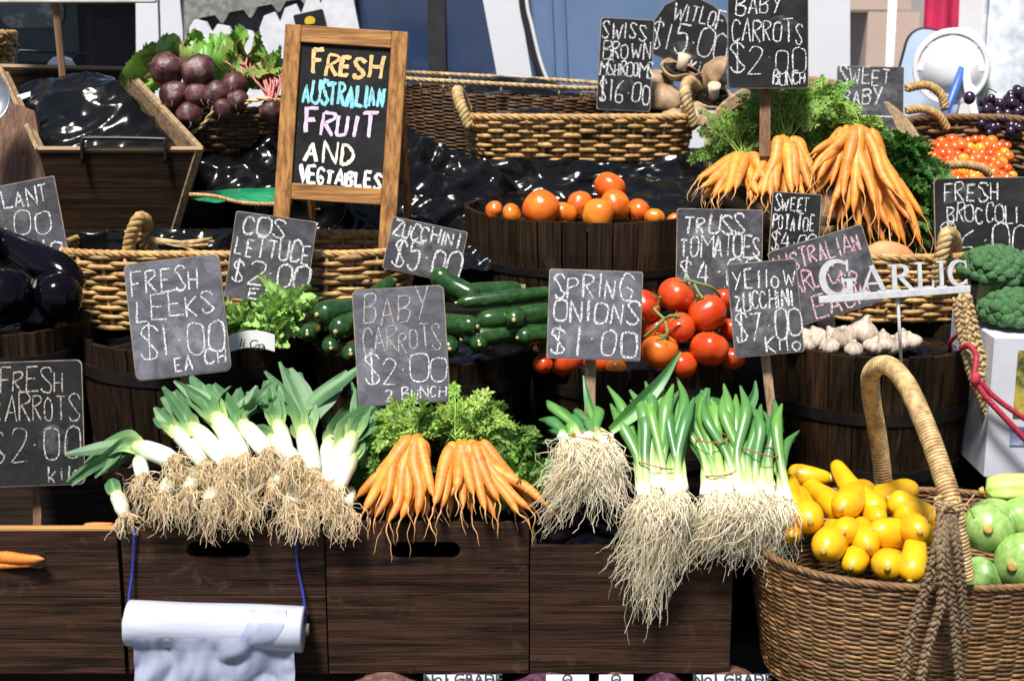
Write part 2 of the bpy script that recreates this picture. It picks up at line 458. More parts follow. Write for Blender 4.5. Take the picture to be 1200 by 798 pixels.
b.box(((x0 + x1) / 2, YV + 1.72, (0.34 + zb) / 2), (x1 - x0, 0.08, zb - 0.34), bev=0.02)
b.box((x0 + 0.04, YV + 0.88, 1.2), (0.08, 1.6, 1.5), bev=0.02); b.box((x1 - 0.04, YV + 0.88, 1.2), (0.08, 1.6, 1.6), bev=0.02)
b.box(((x0 + x1) / 2, YV + 0.9, 0.38), (x1 - x0, 1.7, 0.08))
b.build('van_body', m_vwhite, van, smooth=False)
b = MB(); b.box(((x0 + x1) / 2, YV + 0.88, zt), (x1 - x0, 1.8, 0.12), bev=0.04); b.build('roof', m_vwhite, van, smooth=False)
def zpx(py): return P(600, py, YV).z
TOP = -110
def vpart(name, pts, th, m, dy=0.0):
    mb = MB(); quadbox(mb, pts, th)
    if dy: mb.v = [q + V((0, dy, 0)) for q in mb.v]
    return mb.build(name, m, van, smooth=False)
vpart('door_pillar', [(160, 118), (188, 118), (181, TOP), (158, TOP)], 0.07, m_vwhite)
vpart('door_pillar', [(190, 118), (226, 118), (204, TOP), (183, TOP)], 0.07, m_vwhite, 0.012)
vpart('rubber_seal', [(222, 118), (229, 118), (208, TOP), (201, TOP)], 0.05, m_rub, -0.006)
vpart('slanted_pillar', [(588, 118), (628, 118), (590, TOP), (545, TOP)], 0.07, m_vwhite, -0.004)
vpart('rear_pillar', [(938, 118), (996, 118), (996, TOP), (936, TOP)], 0.07, m_vwhite, -0.004)
vpart('side_window', [(229, 118), (505, 118), (500, TOP), (206, TOP)], 0.012, m_glass_b, 0.03)
vpart('side_window', [(521, 118), (590, 118), (550, TOP), (517, TOP)], 0.012, m_glass_b, 0.03)
vpart('window_divider', [(503, 118), (523, 118), (519, TOP), (498, TOP)], 0.04, m_dark, 0.012)
w = vpart('blue_side_panel', [(622, 118), (940, 118), (938, TOP), (586, TOP)], 0.02, m_glass_l, 0.03)
mb = MB()
for px in (640, 655): quadbox(mb, [(px + 8, 118), (px + 12, 118), (px + 2, TOP), (px - 3, TOP)], 0.02)
mb.v = [q + V((0, 0.016, 0)) for q in mb.v]; mb.build('panel_rib_trim', m_glass_l, van, smooth=False)
mb = MB(); mb.tube(cr([P(603, -100, YV - .02), P(611, 0, YV - .02), P(617, 30, YV - .02), P(628, 75, YV - .02), P(642, 110, YV - .02)], 6), 0.012, 8)
mb.build('seal_strip', m_rub, van)
mb = MB(); mb.tube(cr([P(609, -100, YV - .02), P(617, 0, YV - .02), P(623, 30, YV - .02), P(634, 75, YV - .02), P(648, 110, YV - .02)], 6), 0.008, 8)
mb.build('bright_trim', m_white, van)
# dark open cab with the far window and a seat
mb = MB(); mb.box((vx(0) - .35, YV + 0.85, 1.2), (vx(160) - x0, 0.02, 1.7)); cab = mb.build('cab_partition', m_dark, van, smooth=False)
mb = MB(); mb.box((vx(100), YV + 0.5, 1.30), (0.30, 0.16, 0.75), Matrix.Rotation(R(-12), 4, 'X'), bev=0.04)
mb.build('cab_seat', m_seat, van, smooth=False)
m_cabwin = M('cab_window_glass', (0.10, 0.13, 0.17), (0.45, 0.50, 0.55), scale=7, rough=0.2, ramp=(0.5, 0.66))
mb = MB(); o = P(30, 5, YV + 0.8); mb.slab(rrect(0.30, 0.42, 0.06), 0.01, Matrix.Translation(o + V((0.02, 0.02, 0.1))) @ Matrix.Rotation(R(90), 4, 'X'))
mb.build('cab_window', m_cabwin, van, smooth=False)
m_teal = M('cab_trim_teal', (0.05, 0.075, 0.10), (0.03, 0.045, 0.06), rough=0.5)
mb = MB(); mb.slab(rrect(0.56, 0.66, 0.08), 0.01, Matrix.Translation(o + V((-0.05, 0.035, 0.06))) @ Matrix.Rotation(R(90), 4, 'X')); mb.build('cab_door_trim', m_teal, van, smooth=False)
for wx in (x0 + 0.7, x1 - 0.9):
    for wy in (YV + 0.12, YV + 1.6):
        mb = MB(); Mx = Matrix.Translation((wx, wy, 0.33)) @ Matrix.Rotation(R(90), 4, 'X')
        mb.lathe([(0.2, -0.1), (0.31, -0.1), (0.33, -0.06), (0.33, 0.06), (0.31, 0.1), (0.2, 0.1)], Mx, 28)
        wh = mb.build('wheel', m_rub, van)
        mb = MB(); mb.lathe([(0.02, -0.08), (0.19, -0.09), (0.20, 0.09), (0.02, 0.08)], Mx, 24); mb.build('rim', m_white, wh)

# moulded white produce trays leaning on the van
m_pulp = M('moulded_card_white', (0.74, 0.74, 0.78), (0.62, 0.62, 0.66), scale=30, rough=0.8, bump=0.3)
m_pulpg = M('moulded_card_grey', (0.26, 0.26, 0.24), (0.15, 0.15, 0.14), scale=40, rough=0.9, bump=0.4, ramp=(0.4, 0.6))
m_gapshade = M('moulded_card_dark', (0.10, 0.10, 0.11), (0.05, 0.05, 0.055), scale=30, rough=0.9)  # shadow between the trays, put into a dark card colour
def scallop_tray(label, pts, Y, m, th=0.03):
    t = thing('produce_tray', label, 'produce tray', P(pts[0][0], pts[0][1], Y), 'moulded trays leaning on the van')
    a = [P(px, py, Y) for px, py in pts]; n = len(a); mb = MB()
    c = [q + V((0, th, 0)) for q in a]
    mb.add(a + c, [tuple(range(n))[::-1], tuple(range(n, 2 * n))] + [(i, (i + 1) % n, n + (i + 1) % n, n + i) for i in range(n)])
    mb.build('tray_wall', m, t, smooth=False); return t
def scal(xa, ya, xb, yb, n, amp):
    out = []
    for i in range(n):
        for q, e in ((0.0, 0), (0.22, 1), (0.72, 1), (0.92, 0)):
            t = (i + q) / n; out.append((xa + (xb - xa) * t, ya + (yb - ya) * t - amp * e))
    return out
scallop_tray('grey moulded tray with a scalloped edge, hindmost against the van window', [(216, 118), (216, -60), (400, -60)] + [(396, -2)] + scal(392, 2, 226, 34, 5, 11)[::1] + [(224, 118)], 2.84, m_pulpg)
scallop_tray('dark grey backing sheet added as the shadow between the scalloped trays', [(214, 125), (214, -60), (412, -60), (424, 125)], 2.88, m_gapshade)  # plain dark sheet added at the back, standing in for shadow between trays
scallop_tray('white moulded tray with a scalloped top edge, low behind the beetroot leaves', [(330, 130), (222, 130)] + scal(222, 32, 330, 54, 4, 10) + [(334, 70)], 2.79, m_pulp)
wt = scallop_tray('white tray standing higher, carrying a small black label behind the framed blackboard', [(440, 130), (318, 130)] + scal(304, 34, 378, 6, 3, 13) + [(380, -30), (408, -30)], 2.73, m_pulp)
m_lblk = M('label_black', (0.012, 0.011, 0.012), rough=0.5); m_lyel = M('label_yellow', (0.75, 0.55, 0.04), (0.6, 0.4, 0.02), rough=0.5)
mb = MB(); Mx = Matrix.Translation(P(363, 24, 2.715)) @ Matrix.Rotation(R(90), 4, 'X') @ Matrix.Rotation(R(12), 4, 'Z')
kk = mp(2.7, 24); mb.slab(rrect(36 * kk, 19 * kk, 2 * kk), 0.004, Mx); lb = mb.build('black_label', m_lblk, wt, smooth=False)
mb = MB(); mb.slab([(kk * 6.0 * math.cos(a) * 1.05, kk * (5.5 * math.sin(a) - 1)) for a in [R(-10 + 20 * i) for i in range(11)]] + [(-5 * kk, -4 * kk), (4 * kk, -5 * kk)], 0.002, Mx @ Matrix.Translation((0, 0, 0.0025)))
mb.build('yellow_emblem', m_lyel, lb, smooth=False)

# sunlit things at the far right
m_beige = M('beige_cladding', (0.56, 0.42, 0.35), (0.50, 0.37, 0.31), scale=3, rough=0.7)
shed = thing('site_shed', 'beige clad shed wall behind the back carrots with one horizontal joint', 'shed', (P(1030, 60, 4.6).x, 4.6, 0))
def pbox(px0, px1, py0, py1, Y, th):
    a, c = P(px0, py1, Y), P(px1, py0, Y); return ((a.x + c.x) / 2, Y + th / 2, (a.z + c.z) / 2), (abs(c.x - a.x), th, abs(c.z - a.z))
c_, s_ = pbox(985, 1078, -160, 12, 4.6, 1.2); mb = MB(); mb.box(c_, s_); mb.build('upper_cladding', m_beige, shed, smooth=False)
c_, s_ = pbox(985, 1078, 14.5, 600, 4.6, 1.2); s2 = list(s_); mb = MB(); mb.box((c_[0], c_[1], c_[2]), s_); mb.build('lower_cladding', m_beige, shed, smooth=False)
c_, s_ = pbox(1078, 1300, -170, 600, 4.75, 1.2); mb = MB(); mb.box(c_, s_); wb = mb.build('white_shed', m_white, smooth=False); tag(wb, 'plain white shed glaring in the sun behind the grapes', 'shed')
pole = MB(); pole.tube([P(1030, 330, 3.9), P(1050, -80, 3.9)], 0.022, 12); tag(pole.build('white_pole', m_white), 'slim white pole leaning before the beige shed wall', 'pole')
m_red = M('red_banner_cloth', (0.62, 0.03, 0.11), (0.45, 0.02, 0.07), scale=8, rough=0.5)
mb = MB(); mb.grid(lambda u, v: P(1086 + 42 * u - 4 * v, -60 + 97 * v, 4.2) + V((0, 0.03 * math.sin(u * 9), 0)), 10, 6)
mb.grid(lambda u, v: P(1086 + 42 * u - 4 * v, -60 + 97 * v, 4.206) + V((0, 0.03 * math.sin(u * 9), 0)), 10, 6)
tag(mb.build('red_banner', m_red), 'crimson hanging banner above the white hose reel', 'banner')
# hose reel
reel = thing('hose_reel', 'big white reel on a stand in the glare behind the cherry tomato basket', 'reel', P(1110, 95, 3.7))
kk = mp(3.7, 80); c0 = P(1118, 78, 3.7)
Mx = Matrix.Translation(c0) @ Matrix.Rotation(R(-25), 4, 'Z') @ Matrix.Rotation(R(90), 4, 'X')
for dz in (-0.10, 0.08):
    mb = MB(); r0 = 44 * kk; mb.lathe([(r0 * .86, dz), (r0 * .97, dz), (r0, dz + .01), (r0 * .97, dz + .02), (r0 * .86, dz + .02), (r0 * .86, dz)], Mx, 40); mb.build('reel_flange', m_white, reel, smooth=False)
mb = MB(); mb.lathe([(r0 * .2, -.11), (r0 * .85, -.092), (r0 * .85, .092), (r0 * .2, .11)], Mx, 32); mb.build('drum', m_white, reel)
m_bl = M('blue_steel', (0.03, 0.12, 0.42), rough=0.4)
for dx in (-0.11, 0.11):
    mb = MB(); mb.tube([c0 + V((0, -.14, 0)), c0 + V((dx, -.14, -0.35)), c0 + V((dx * 1.6, -.14, -c0.z))], 0.02, 8); mb.build('stand_leg', m_bl if dx < 0 else m_white, reel)
for dz in (-.09, .09):
    for q in range(4):
        mb = MB(); mb.box((0, 0, dz), (r0 * 1.8, .035, .012), Matrix.Rotation(R(45 * q), 4, 'Z')); mb.v = [Mx @ p for p in mb.v]; mb.build('reel_spoke', m_white, reel, smooth=False)
m_bluetint = M('pale_blue_board', (0.55, 0.66, 0.82), (0.48, 0.6, 0.78), rough=0.4)
bt = thing('pale_board', 'pale blue board with a dark rounded rim leaning behind the reel', 'board', P(1075, 80, 4.0))
Mx = Matrix.Translation(P(1092, 92, 4.0)) @ Matrix.Rotation(R(90), 4, 'X') @ Matrix.Rotation(R(-12), 4, 'Z')
kk = mp(4.0, 80); mb = MB(); mb.slab(rrect(82 * kk, 110 * kk, 22 * kk), 0.02, Mx); mb.build('board_rim', m_rub, bt, smooth=False)
mb = MB(); mb.slab(rrect(78 * kk, 106 * kk, 20 * kk), 0.02, Mx @ Matrix.Translation((0, 0, 0.003))); mb.build('board_face', m_bluetint, bt, smooth=False)
post = MB(); post.box(*[pbox(1156, 1170, -160, 700, 3.6, 0.07)[i] for i in (0, 1)], bev=0.006); tag(post.build('white_post', M('galvanised', (0.6, 0.62, 0.66), (0.35, 0.38, 0.42), scale=14, rough=0.4)), 'grey galvanised upright post behind the grapes', 'post')

# benches under black cloth
def bench(label, x0, x1, y0, y1, z):
    t = thing('display_bench', label, 'display bench', ((x0 + x1) / 2, (y0 + y1) / 2, 0), 'stepped benches under black cloth')
    mb = MB(); mb.box(((x0 + x1) / 2, (y0 + y1) / 2, z - 0.02), (x1 - x0, y1 - y0, 0.036)); mb.build('cloth_top', m_cloth, t, smooth=False)
    def fn(u, v):
        x = x0 + (x1 - x0) * u
        return V((x, y0 - 0.008 - 0.012 * (noise.noise(V((x * 9, v * 1.5, z))) + 1) * v, z - (z - 0.02) * v))
    mb = MB(); mb.grid(fn, 120, 8); mb.build('cloth_skirt', m_cloth, t)
    for sx in (x0 + 0.05, x1 - 0.05):
        mb = MB(); mb.box((sx, y1 - 0.04, z / 2 - .02), (0.05, 0.05, z - 0.045)); mb.build('leg', m_crate, t, smooth=False)
    return t
bench('lowest black cloth bench carrying the front half barrels', -1.6, 1.6, 0.40, 0.955, 0.37)
bench('middle black cloth bench carrying the tomato barrel', -1.9, 1.75, 1.00, 1.70, 0.795)
bench('highest black cloth bench carrying the long wicker basket', -1.9, 2.0, 1.71, 2.62, 1.13)
# ------------------------------------------------------------------ containers
def tint(r, base, dv=0.2, dh=0.05):
    k = 1 + r.uniform(-dv, dv); return tuple(max(0.0, q * k * (1 + r.uniform(-dh, dh))) for q in base)

def outline_pts(rx, ry, n, pw=2.0):
    out = []
    for i in range(n):
        a = 2 * math.pi * i / n; c, s = math.cos(a), math.sin(a)
        e = 2.0 / pw
        out.append((math.copysign(abs(c) ** e, c) * rx, math.copysign(abs(s) ** e, s) * ry))
    return out

def helix(mb, path, Rr, r, turns_per_m, strands, seed, col, closed=False, sides=6, step=None):
    """rope strands round a path"""
    rr = random.Random(seed)
    L = [0]
    for a, c in zip(path, path[1:]): L.append(L[-1] + (c - a).length)
    tot = L[-1]; step = step or 1.0 / turns_per_m / 9
    n = max(8, int(tot / step))
    pts = []; j = 0
    for i in range(n + 1):
        d = tot * i / n
        while j < len(L) - 2 and L[j + 1] < d: j += 1
        t = (d - L[j]) / max(L[j + 1] - L[j], 1e-9); pts.append(path[j].lerp(path[j + 1], t))
    u, w = frame(pts[1] - pts[0]); fr = []
    for i in range(n + 1):
        t = (pts[min(i + 1, n)] - pts[max(i - 1, 0)]).normalized()
        u = (u - t * u.dot(t)).normalized(); w = t.cross(u); fr.append((u.copy(), w.copy()))
    for s in range(strands):
        ph = 2 * math.pi * s / strands
        q = []
        for i in range(n + 1):
            a = ph + 2 * math.pi * turns_per_m * tot * i / n
            q.append(pts[i] + (fr[i][0] * math.cos(a) + fr[i][1] * math.sin(a)) * Rr)
        mb.tube(q, r, sides, tint(rr, col, 0.18))

def braid(mb, path, wdt, r, per_m, seed, col, sides=6, side=None):
    rr = random.Random(seed); n = int(sum((c - a).length for a, c in zip(path, path[1:])) * per_m * 10)
    L = [0]
    for a, c in zip(path, path[1:]): L.append(L[-1] + (c - a).length)
    tot = L[-1]; pts = []; j = 0
    for i in range(n + 1):
        d = tot * i / n
        while j < len(L) - 2 and L[j + 1] < d: j += 1
        pts.append(path[j].lerp(path[j + 1], (d - L[j]) / max(L[j + 1] - L[j], 1e-9)))
    side = side or V((1, 0, 0))
    for s in range(3):
        for sub_ in range(2):
            q = []; off = V((rr.uniform(-1, 1), rr.uniform(-1, 1), rr.uniform(-1, 1))) * r * 0.5
            for i in range(n + 1):
                t = (pts[min(i + 1, n)] - pts[max(i - 1, 0)]).normalized()
                sd = (side - t * side.dot(t)).normalized(); nn = t.cross(sd)
                a = 2 * math.pi * (per_m * tot * i / n + s / 3)
                q.append(pts[i] + sd * (math.sin(a) * wdt) + nn * (math.sin(2 * a) * wdt * 0.5) + off)
            mb.tube(q, r * 0.8, sides, tint(rr, col, 0.3))

WGOLD = (0.52, 0.33, 0.135); WBROWN = (0.22, 0.125, 0.06); WDARK = (0.11, 0.062, 0.033); WPALE = (0.62, 0.45, 0.23); WMID = (0.34, 0.205, 0.095)
def wicker(name, label, Mx, rx0, ry0, rx1, ry1, h, rows, stakes, rod, col, pw=2.0, seed=1, rim_r=None, group=None, lining=True, arc=None, cat='basket', dv=0.3, rim_col=None, wave=1.0):
    """woven basket, Mx places its base centre; rods undulate round the stakes"""
    r = random.Random(seed)
    t = thing(name, label, cat, Mx.translation.copy(), group)
    raw = outline_pts(rx1, ry1, 2880, pw); raw.append(raw[0]); Ls = [0.0]
    for p_, q_ in zip(raw, raw[1:]): Ls.append(Ls[-1] + math.hypot(q_[0] - p_[0], q_[1] - p_[1]))
    UT = []; j_ = 0
    for i_ in range(360):
        dd = Ls[-1] * i_ / 360
        while Ls[j_ + 1] < dd: j_ += 1
        UT.append((raw[j_][0] / rx1, raw[j_][1] / ry1))
    def at(a_i, n, f, off):
        rx = rx0 + (rx1 - rx0) * f; ry = ry0 + (ry1 - ry0) * f
        q = (a_i / n) % 1.0 * 360; i0 = int(q); ft = q - i0
        x = UT[i0][0] * (1 - ft) + UT[(i0 + 1) % 360][0] * ft; y = UT[i0][1] * (1 - ft) + UT[(i0 + 1) % 360][1] * ft
        d = V((x / max(rx, .01), y / max(ry, .01), 0)).normalized()
        return Mx @ (V((x * rx, y * ry, f * h)) + d * off)
    mb = MB(); per = 4; n = stakes * per
    for k in range(rows):
        f = (k + 0.5) / rows
        for dbl in range(1):
            ph = (k % 2) * math.pi; cc = tint(r, col, dv, 0.06); wob = r.uniform(0, 6)
            pts = []; cs = []
            for i in range(n + 1):
                a = 2 * math.pi * i / n
                off = rod * wave * math.cos(stakes * a / 2 + ph + .7 * noise.noise(V((i * .05, k * 2.3, seed)))) * (0.9 + .5 * noise.noise(V((i * .11, k * 5.1, seed))))
                pts.append(at(i, n, f + (0.12 * math.sin(a * 3 + wob) + .34 * noise.noise(V((i * .09, k * 4.7, seed + 2)))) / rows, off))
                cs.append(tuple(q * (1 + 0.22 * noise.noise(V((i * 0.12, k * 7.1, seed)))) for q in cc))
            mb.tube(pts, [rod * (0.85 + 0.55 * (noise.noise(V((i * .2, k * 3.3, seed + 5))) + .3)) for i in range(n + 1)], 6, cs, cap=False)
    mb.build('wicker_weave', m_wick, t)
    mb = MB()
    for s in range(stakes):
        cc = tint(r, col, dv)
        mb.tube([at(s, stakes, f, 0) for f in (0, .25, .5, .75, 1.0)], rod * 0.9, 6, cc)
    if rod > .006:
        for q_ in range(16):
            i_ = r.uniform(0, 72); f_ = r.uniform(.15, .98); o_ = at(i_, 72, f_, rod); e_ = at(i_ + r.uniform(-1.5, 1.5), 72, f_ + r.uniform(-.04, .10), rod + r.uniform(.006, .022))
            mb.tube([o_, o_.lerp(e_, .5) + V((0, 0, r.uniform(-.004, .004))), e_], [rod * .55, rod * .45, rod * .3], 5, tint(r, col, .3))
    mb.build('wicker_stakes_lattice', m_wick, t)
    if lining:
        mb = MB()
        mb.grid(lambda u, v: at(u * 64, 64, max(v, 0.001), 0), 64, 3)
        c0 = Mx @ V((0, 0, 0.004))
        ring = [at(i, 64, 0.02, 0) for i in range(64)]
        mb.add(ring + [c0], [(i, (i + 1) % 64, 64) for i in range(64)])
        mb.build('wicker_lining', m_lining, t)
    if rim_r:
        mb = MB(); path = [at(i, 72, 1.0, 0) + (Mx.to_3x3() @ V((0, 0, rim_r * .5))) for i in range(73)]
        helix(mb, path, rim_r * 0.55, rim_r * 0.62, 1 / (rim_r * 9), 4, seed, rim_col or col)
        mb.build('braided_rim', m_wick, t)
    return t

def barrel(label, cx, cy, zr, Rr, h, seed, staves=26, taper=0.86, fill=0.06, hoops=(0.28, 0.78), fillmat=None):
    r = random.Random(seed)
    t = thing('half_barrel', label, 'half barrel', (cx, cy, zr - h), 'wooden half barrels holding produce')
    mb = MB(); th = 0.016
    for s in range(staves):
        a0 = 2 * math.pi * s / staves + 0.006; a1 = 2 * math.pi * (s + 1) / staves - 0.006
        col = tint(r, (1, 1, 1), 0.45, 0.08); dz = r.uniform(-0.003, 0.003); dr = r.uniform(-0.0015, 0.0015)
        vs = []; nl = 4; na = 3
        for lay in range(nl):
            f = lay / (nl - 1); z = zr - h + (h + dz) * f; R0 = Rr * (taper + (1 - taper) * f + 0.02 * math.sin(math.pi * f)) + dr
            for k in range(na):
                a = a0 + (a1 - a0) * k / (na - 1)
                for rr in (R0, R0 - th): vs.append(V((cx + rr * math.cos(a), cy + rr * math.sin(a), z)))
        fs = []
        def ix(l, k, io): return (l * na + k) * 2 + io
        for l in range(nl - 1):
            for k in range(na - 1):
                fs += [(ix(l, k, 0), ix(l, k + 1, 0), ix(l + 1, k + 1, 0), ix(l + 1, k, 0)), (ix(l, k, 1), ix(l + 1, k, 1), ix(l + 1, k + 1, 1), ix(l, k + 1, 1))]
            fs += [(ix(l, 0, 0), ix(l + 1, 0, 0), ix(l + 1, 0, 1), ix(l, 0, 1)), (ix(l, na - 1, 0), ix(l, na - 1, 1), ix(l + 1, na - 1, 1), ix(l + 1, na - 1, 0))]
        for k in range(na - 1):
            fs += [(ix(nl - 1, k, 0), ix(nl - 1, k + 1, 0), ix(nl - 1, k + 1, 1), ix(nl - 1, k, 1)), (ix(0, k, 0), ix(0, k, 1), ix(0, k + 1, 1), ix(0, k + 1, 0))]
        mb.add(vs, fs, col)
    mb.build('stave_planks', m_stave, t, smooth=False)
    for f in hoops:
        mb = MB(); Rh = Rr * (taper + (1 - taper) * f + 0.02 * math.sin(math.pi * f)) + 0.001; Rh2 = Rr * (taper + (1 - taper) * (f + .08) + 0.02 * math.sin(math.pi * (f + .08))) + 0.001
        z = zr - h + h * f
        mb.lathe([(Rh, z), (Rh + .0025, z), (Rh2 + .0025, z + .08 * h), (Rh2, z + .08 * h)], Matrix.Translation((cx, cy, 0)), 64); mb.build('hoop', m_hoop, t, smooth=False)
    mb = MB(); mb.lathe([(0.01, zr - h + .012), (Rr * taper - .012, zr - h + .012), (Rr * taper - .012, zr - h + .002), (.01, zr - h + .002)], Matrix.Translation((cx, cy, 0)), 32); mb.build('base', m_crate_in, t)
    return t

def crumple(name, label, fn, nrm, nu, nv, amp, freq, seed, cat='plastic sheet', group='crumpled black plastic sheets', m=None):
    """creased sheet: fn(u,v) gives the smooth surface, nrm the direction of creases"""
    mb = MB(); so = V((seed * 3.7, seed * 1.3, 0))
    def g(u, v):
        p = fn(u, v); q = p * freq + so
        w = V((noise.noise(q * .7), noise.noise(q * .7 + V((9, 0, 0))), 0)) * 0.5
        d = 1.5 * (1 - 2.4 * abs(noise.noise(q * .55 + w))) + 0.7 * (1 - 2.6 * abs(noise.noise(V((q.x * 1.6, q.y * .8, q.z * .9)) + w))) + 0.22 * (1 - 2.6 * abs(noise.noise(q * 2.3 + w * 2)))
        return p + nrm * (amp * d)
    if m is None or m is m_plast:
        q = [fn(i / 10, .6) for i in range(11)]; Lu = sum((b_ - a_).length for a_, b_ in zip(q, q[1:])); q = [fn(.5, i / 10) for i in range(11)]; Lv = sum((b_ - a_).length for a_, b_ in zip(q, q[1:]))
        rr = random.Random(seed); cs = .0075; nu = max(12, int(Lu / cs)); nv = max(8, int(Lv / cs)); vs = []; nn = nrm.normalized(); per = (fn(0, .5) - fn(1, .5)).length < 1e-4
        ang = rr.uniform(-.5, .5); ca, sa = math.cos(ang), math.sin(ang)
        def vor(p, sc):
            w = V((noise.noise(p * 9 + so), noise.noise(p * 9 - so), noise.noise(p * 9 + V((5, 5, 5))))) * .035
            q = p + w; x, z = q.x * ca - q.z * sa, q.x * sa + q.z * ca
            d = noise.voronoi(V((x * sc * .75, q.y * sc * .8, z * sc * 1.9)) + so)[0]
            return min(d[0] ** 1.05, 1.2), min(d[1] - d[0], .5)
        for j in range(nv + 1):
            for i in range(nu + 1):
                p = fn(i / nu, j / nv); big = noise.noise(p * freq * .5 + so)
                f1, e1 = vor(p, 9.5); f2, e2 = vor(p + V((7, 3, 1)), 21.0)
                vs.append(p + nn * (amp * 1.0 * big + amp * 2.3 * (f1 - .45) + .0075 * (f2 - .45) * (.5 + 1.2 * max(0, noise.noise(p * 11 + so) + .4))))
        a = nu + 1
        if per:
            for j in range(nv + 1): vs[j * a + nu] = vs[j * a].copy()
        mb.add(vs, [(j * a + i, j * a + i + 1, (j + 1) * a + i + 1, (j + 1) * a + i) for j in range(nv) for i in range(nu)])
        return tag(mb.build(name, m_plast), label, cat, group)
    mb.grid(g, nu, nv)
    o = mb.build(name, m or m_plast)
    return tag(o, label, cat, group)

def liner(label, cx, cy, z, Rr, seed, dome=0.03, amp=0.012):
    def fn(u, v):
        a = 2 * math.pi * u; rr = Rr * v
        return V((cx + rr * math.cos(a), cy + rr * math.sin(a), z + dome * (1 - v * v)))
    return crumple('plastic_liner', label, fn, V((0, 0, 1)), 90, 24, amp, 14, seed, cat='plastic liner', group='black plastic liners inside barrels and baskets')

# --- front crates
def crate(label, px0, px1, Ytop_py, bot_py, depth, slot, seed, lip=False, splits=2):
    zt = P(600, Ytop_py, 0).z; zb = 0.118
    xa, xb = P(px0, 700, 0).x, P(px1, 700, 0).x
    t = thing('wooden_crate', label, 'crate', ((xa + xb) / 2, depth / 2, zb), 'wooden crates along the front of the stall')
    w = xb - xa; h = zt - zb; th = 0.014
    # front panel with a hand slot
    def panel(y, nm, mt, hole, h=h, zc=(zt + zb) / 2):
        cu = bpy.data.curves.new(nm, 'CURVE'); cu.dimensions = '2D'; cu.fill_mode = 'BOTH'; cu.extrude = th / 2; cu.bevel_depth = 0.0015
        def sp(pts):
            s = cu.splines.new('POLY'); s.points.add(len(pts) - 1); s.use_cyclic_u = True
            for p_, q in zip(s.points, pts): p_.co = (q[0], q[1], 0, 1)
        sp([(-w / 2, -h / 2), (w / 2, -h / 2), (w / 2, h / 2), (-w / 2, h / 2)])
        if hole:
            hx, hy, hw, hh = hole
            sp([(hx + a, hy + c) for a, c in rrect(hw, hh, hh * 0.46, 6)])
        tmp = bpy.data.objects.new('tmp', cu); me = bpy.data.meshes.new_from_object(tmp)
        mb = MB(); Mx = Matrix.Translation(((xa + xb) / 2, y, zc)) @ Matrix.Rotation(R(90), 4, 'X')
        mb.add([Mx @ v.co for v in me.vertices], [tuple(p.vertices) for p in me.polygons])
        bpy.data.objects.remove(tmp); bpy.data.curves.remove(cu); bpy.data.meshes.remove(me)
        return mb.build(nm, mt, t, smooth=False)
    hole = None
    if slot:
        a = P(slot[0], slot[2], 0); c = P(slot[1], slot[3], 0)
        hole = ((a.x + c.x) / 2 - (xa + xb) / 2, (a.z + c.z) / 2 - (zt + zb) / 2, abs(c.x - a.x), abs(c.z - a.z))
    hs = [.46, .54]; z_ = zt
    for q_, fr_ in enumerate(hs):
        hh_ = h * fr_; zc_ = z_ - hh_ / 2; z_ -= hh_
        hl = (hole[0], hole[1] + (zt + zb) / 2 - zc_, hole[2], hole[3]) if (hole and q_ == 0) else None
        panel(th / 2 - (.0015 if q_ else 0), 'front_board', m_crate, hl, hh_ - .004, zc_)
    mb = MB(); rr = random.Random(seed)
    for sx in (xa + .014, xb - .014):
        for zz in (.1, .36, .58, .9): mb.lathe([(.0001, .0012), (.0028, .0010), (.003, 0), (.0001, 0)], Matrix.Translation((sx + rr.uniform(-.003, .003), -.0005 if zz < .46 else -.002, zt - h * zz + rr.uniform(-.01, .01))) @ Matrix.Rotation(R(90), 4, 'X'), 10)
    mb.build('nail_heads', m_hoop, t)
    panel(depth - th / 2, 'back_panel', m_crate_in, None)
    for sx in (xa + th / 2, xb - th / 2):
        mb = MB(); mb.box((sx, depth / 2, (zt + zb) / 2), (th, depth - 2 * th - .002, h - .004), bev=0.001); mb.build('side_panel', m_crate_y, t, smooth=False)
    mb = MB(); mb.box(((xa + xb) / 2, depth / 2, zb + th / 2), (w - 2 * th - .002, depth - 2 * th - .002, th)); mb.build('base', m_crate_in, t, smooth=False)
    if lip:
        mb = MB(); mb.box(((xa + xb) / 2, th / 2, zt + .006), (w, th + .006, 0.009), bev=0.002); mb.build('worn_lip', m_edge, t, smooth=False)  # strip coloured as the lit top edge of the front board
    # slack fill board so nothing is hollow below the produce
    return t
crate('dark plank crate holding the carrots sign, its top lip coloured sunlit orange', -120, 141, 623, 798, 0.38, (-60, 56, 641, 668), 1, lip=True)
crate('dark plank crate behind the hanging plastic bag roll, under the leeks', 147, 381, 618, 798, 0.38, (218, 294, 634, 655), 2)
crate('brown plank crate with an oval hand slot under the front carrot bunches', 384, 619, 612, 798, 0.38, (456, 540, 634, 656), 3)
crate('dark plank crate under the spring onion bunches beside the big basket', 622, 857, 640, 798, 0.38, None, 4)
for i, (pa, pb, lab) in enumerate([(-110, 130, 'low timber skid under the crate of the carrots sign'), (150, 620, 'long low timber skid under the two middle crates'), (628, 856, 'low timber skid under the crate of spring onions')]):
    xa, xb = P(pa, 700, 0).x, P(pb, 700, 0).x
    t = thing('timber_skid', lab, 'timber skid', ((xa + xb) / 2, 0.2, 0), 'timber skids under the crates')
    for yy in (0.12, 0.30):
        mb = MB(); mb.box(((xa + xb) / 2, yy + .04, 0.058), (xb - xa, 0.06, 0.114)); mb.build('bearer', m_crate_in, t, smooth=False)
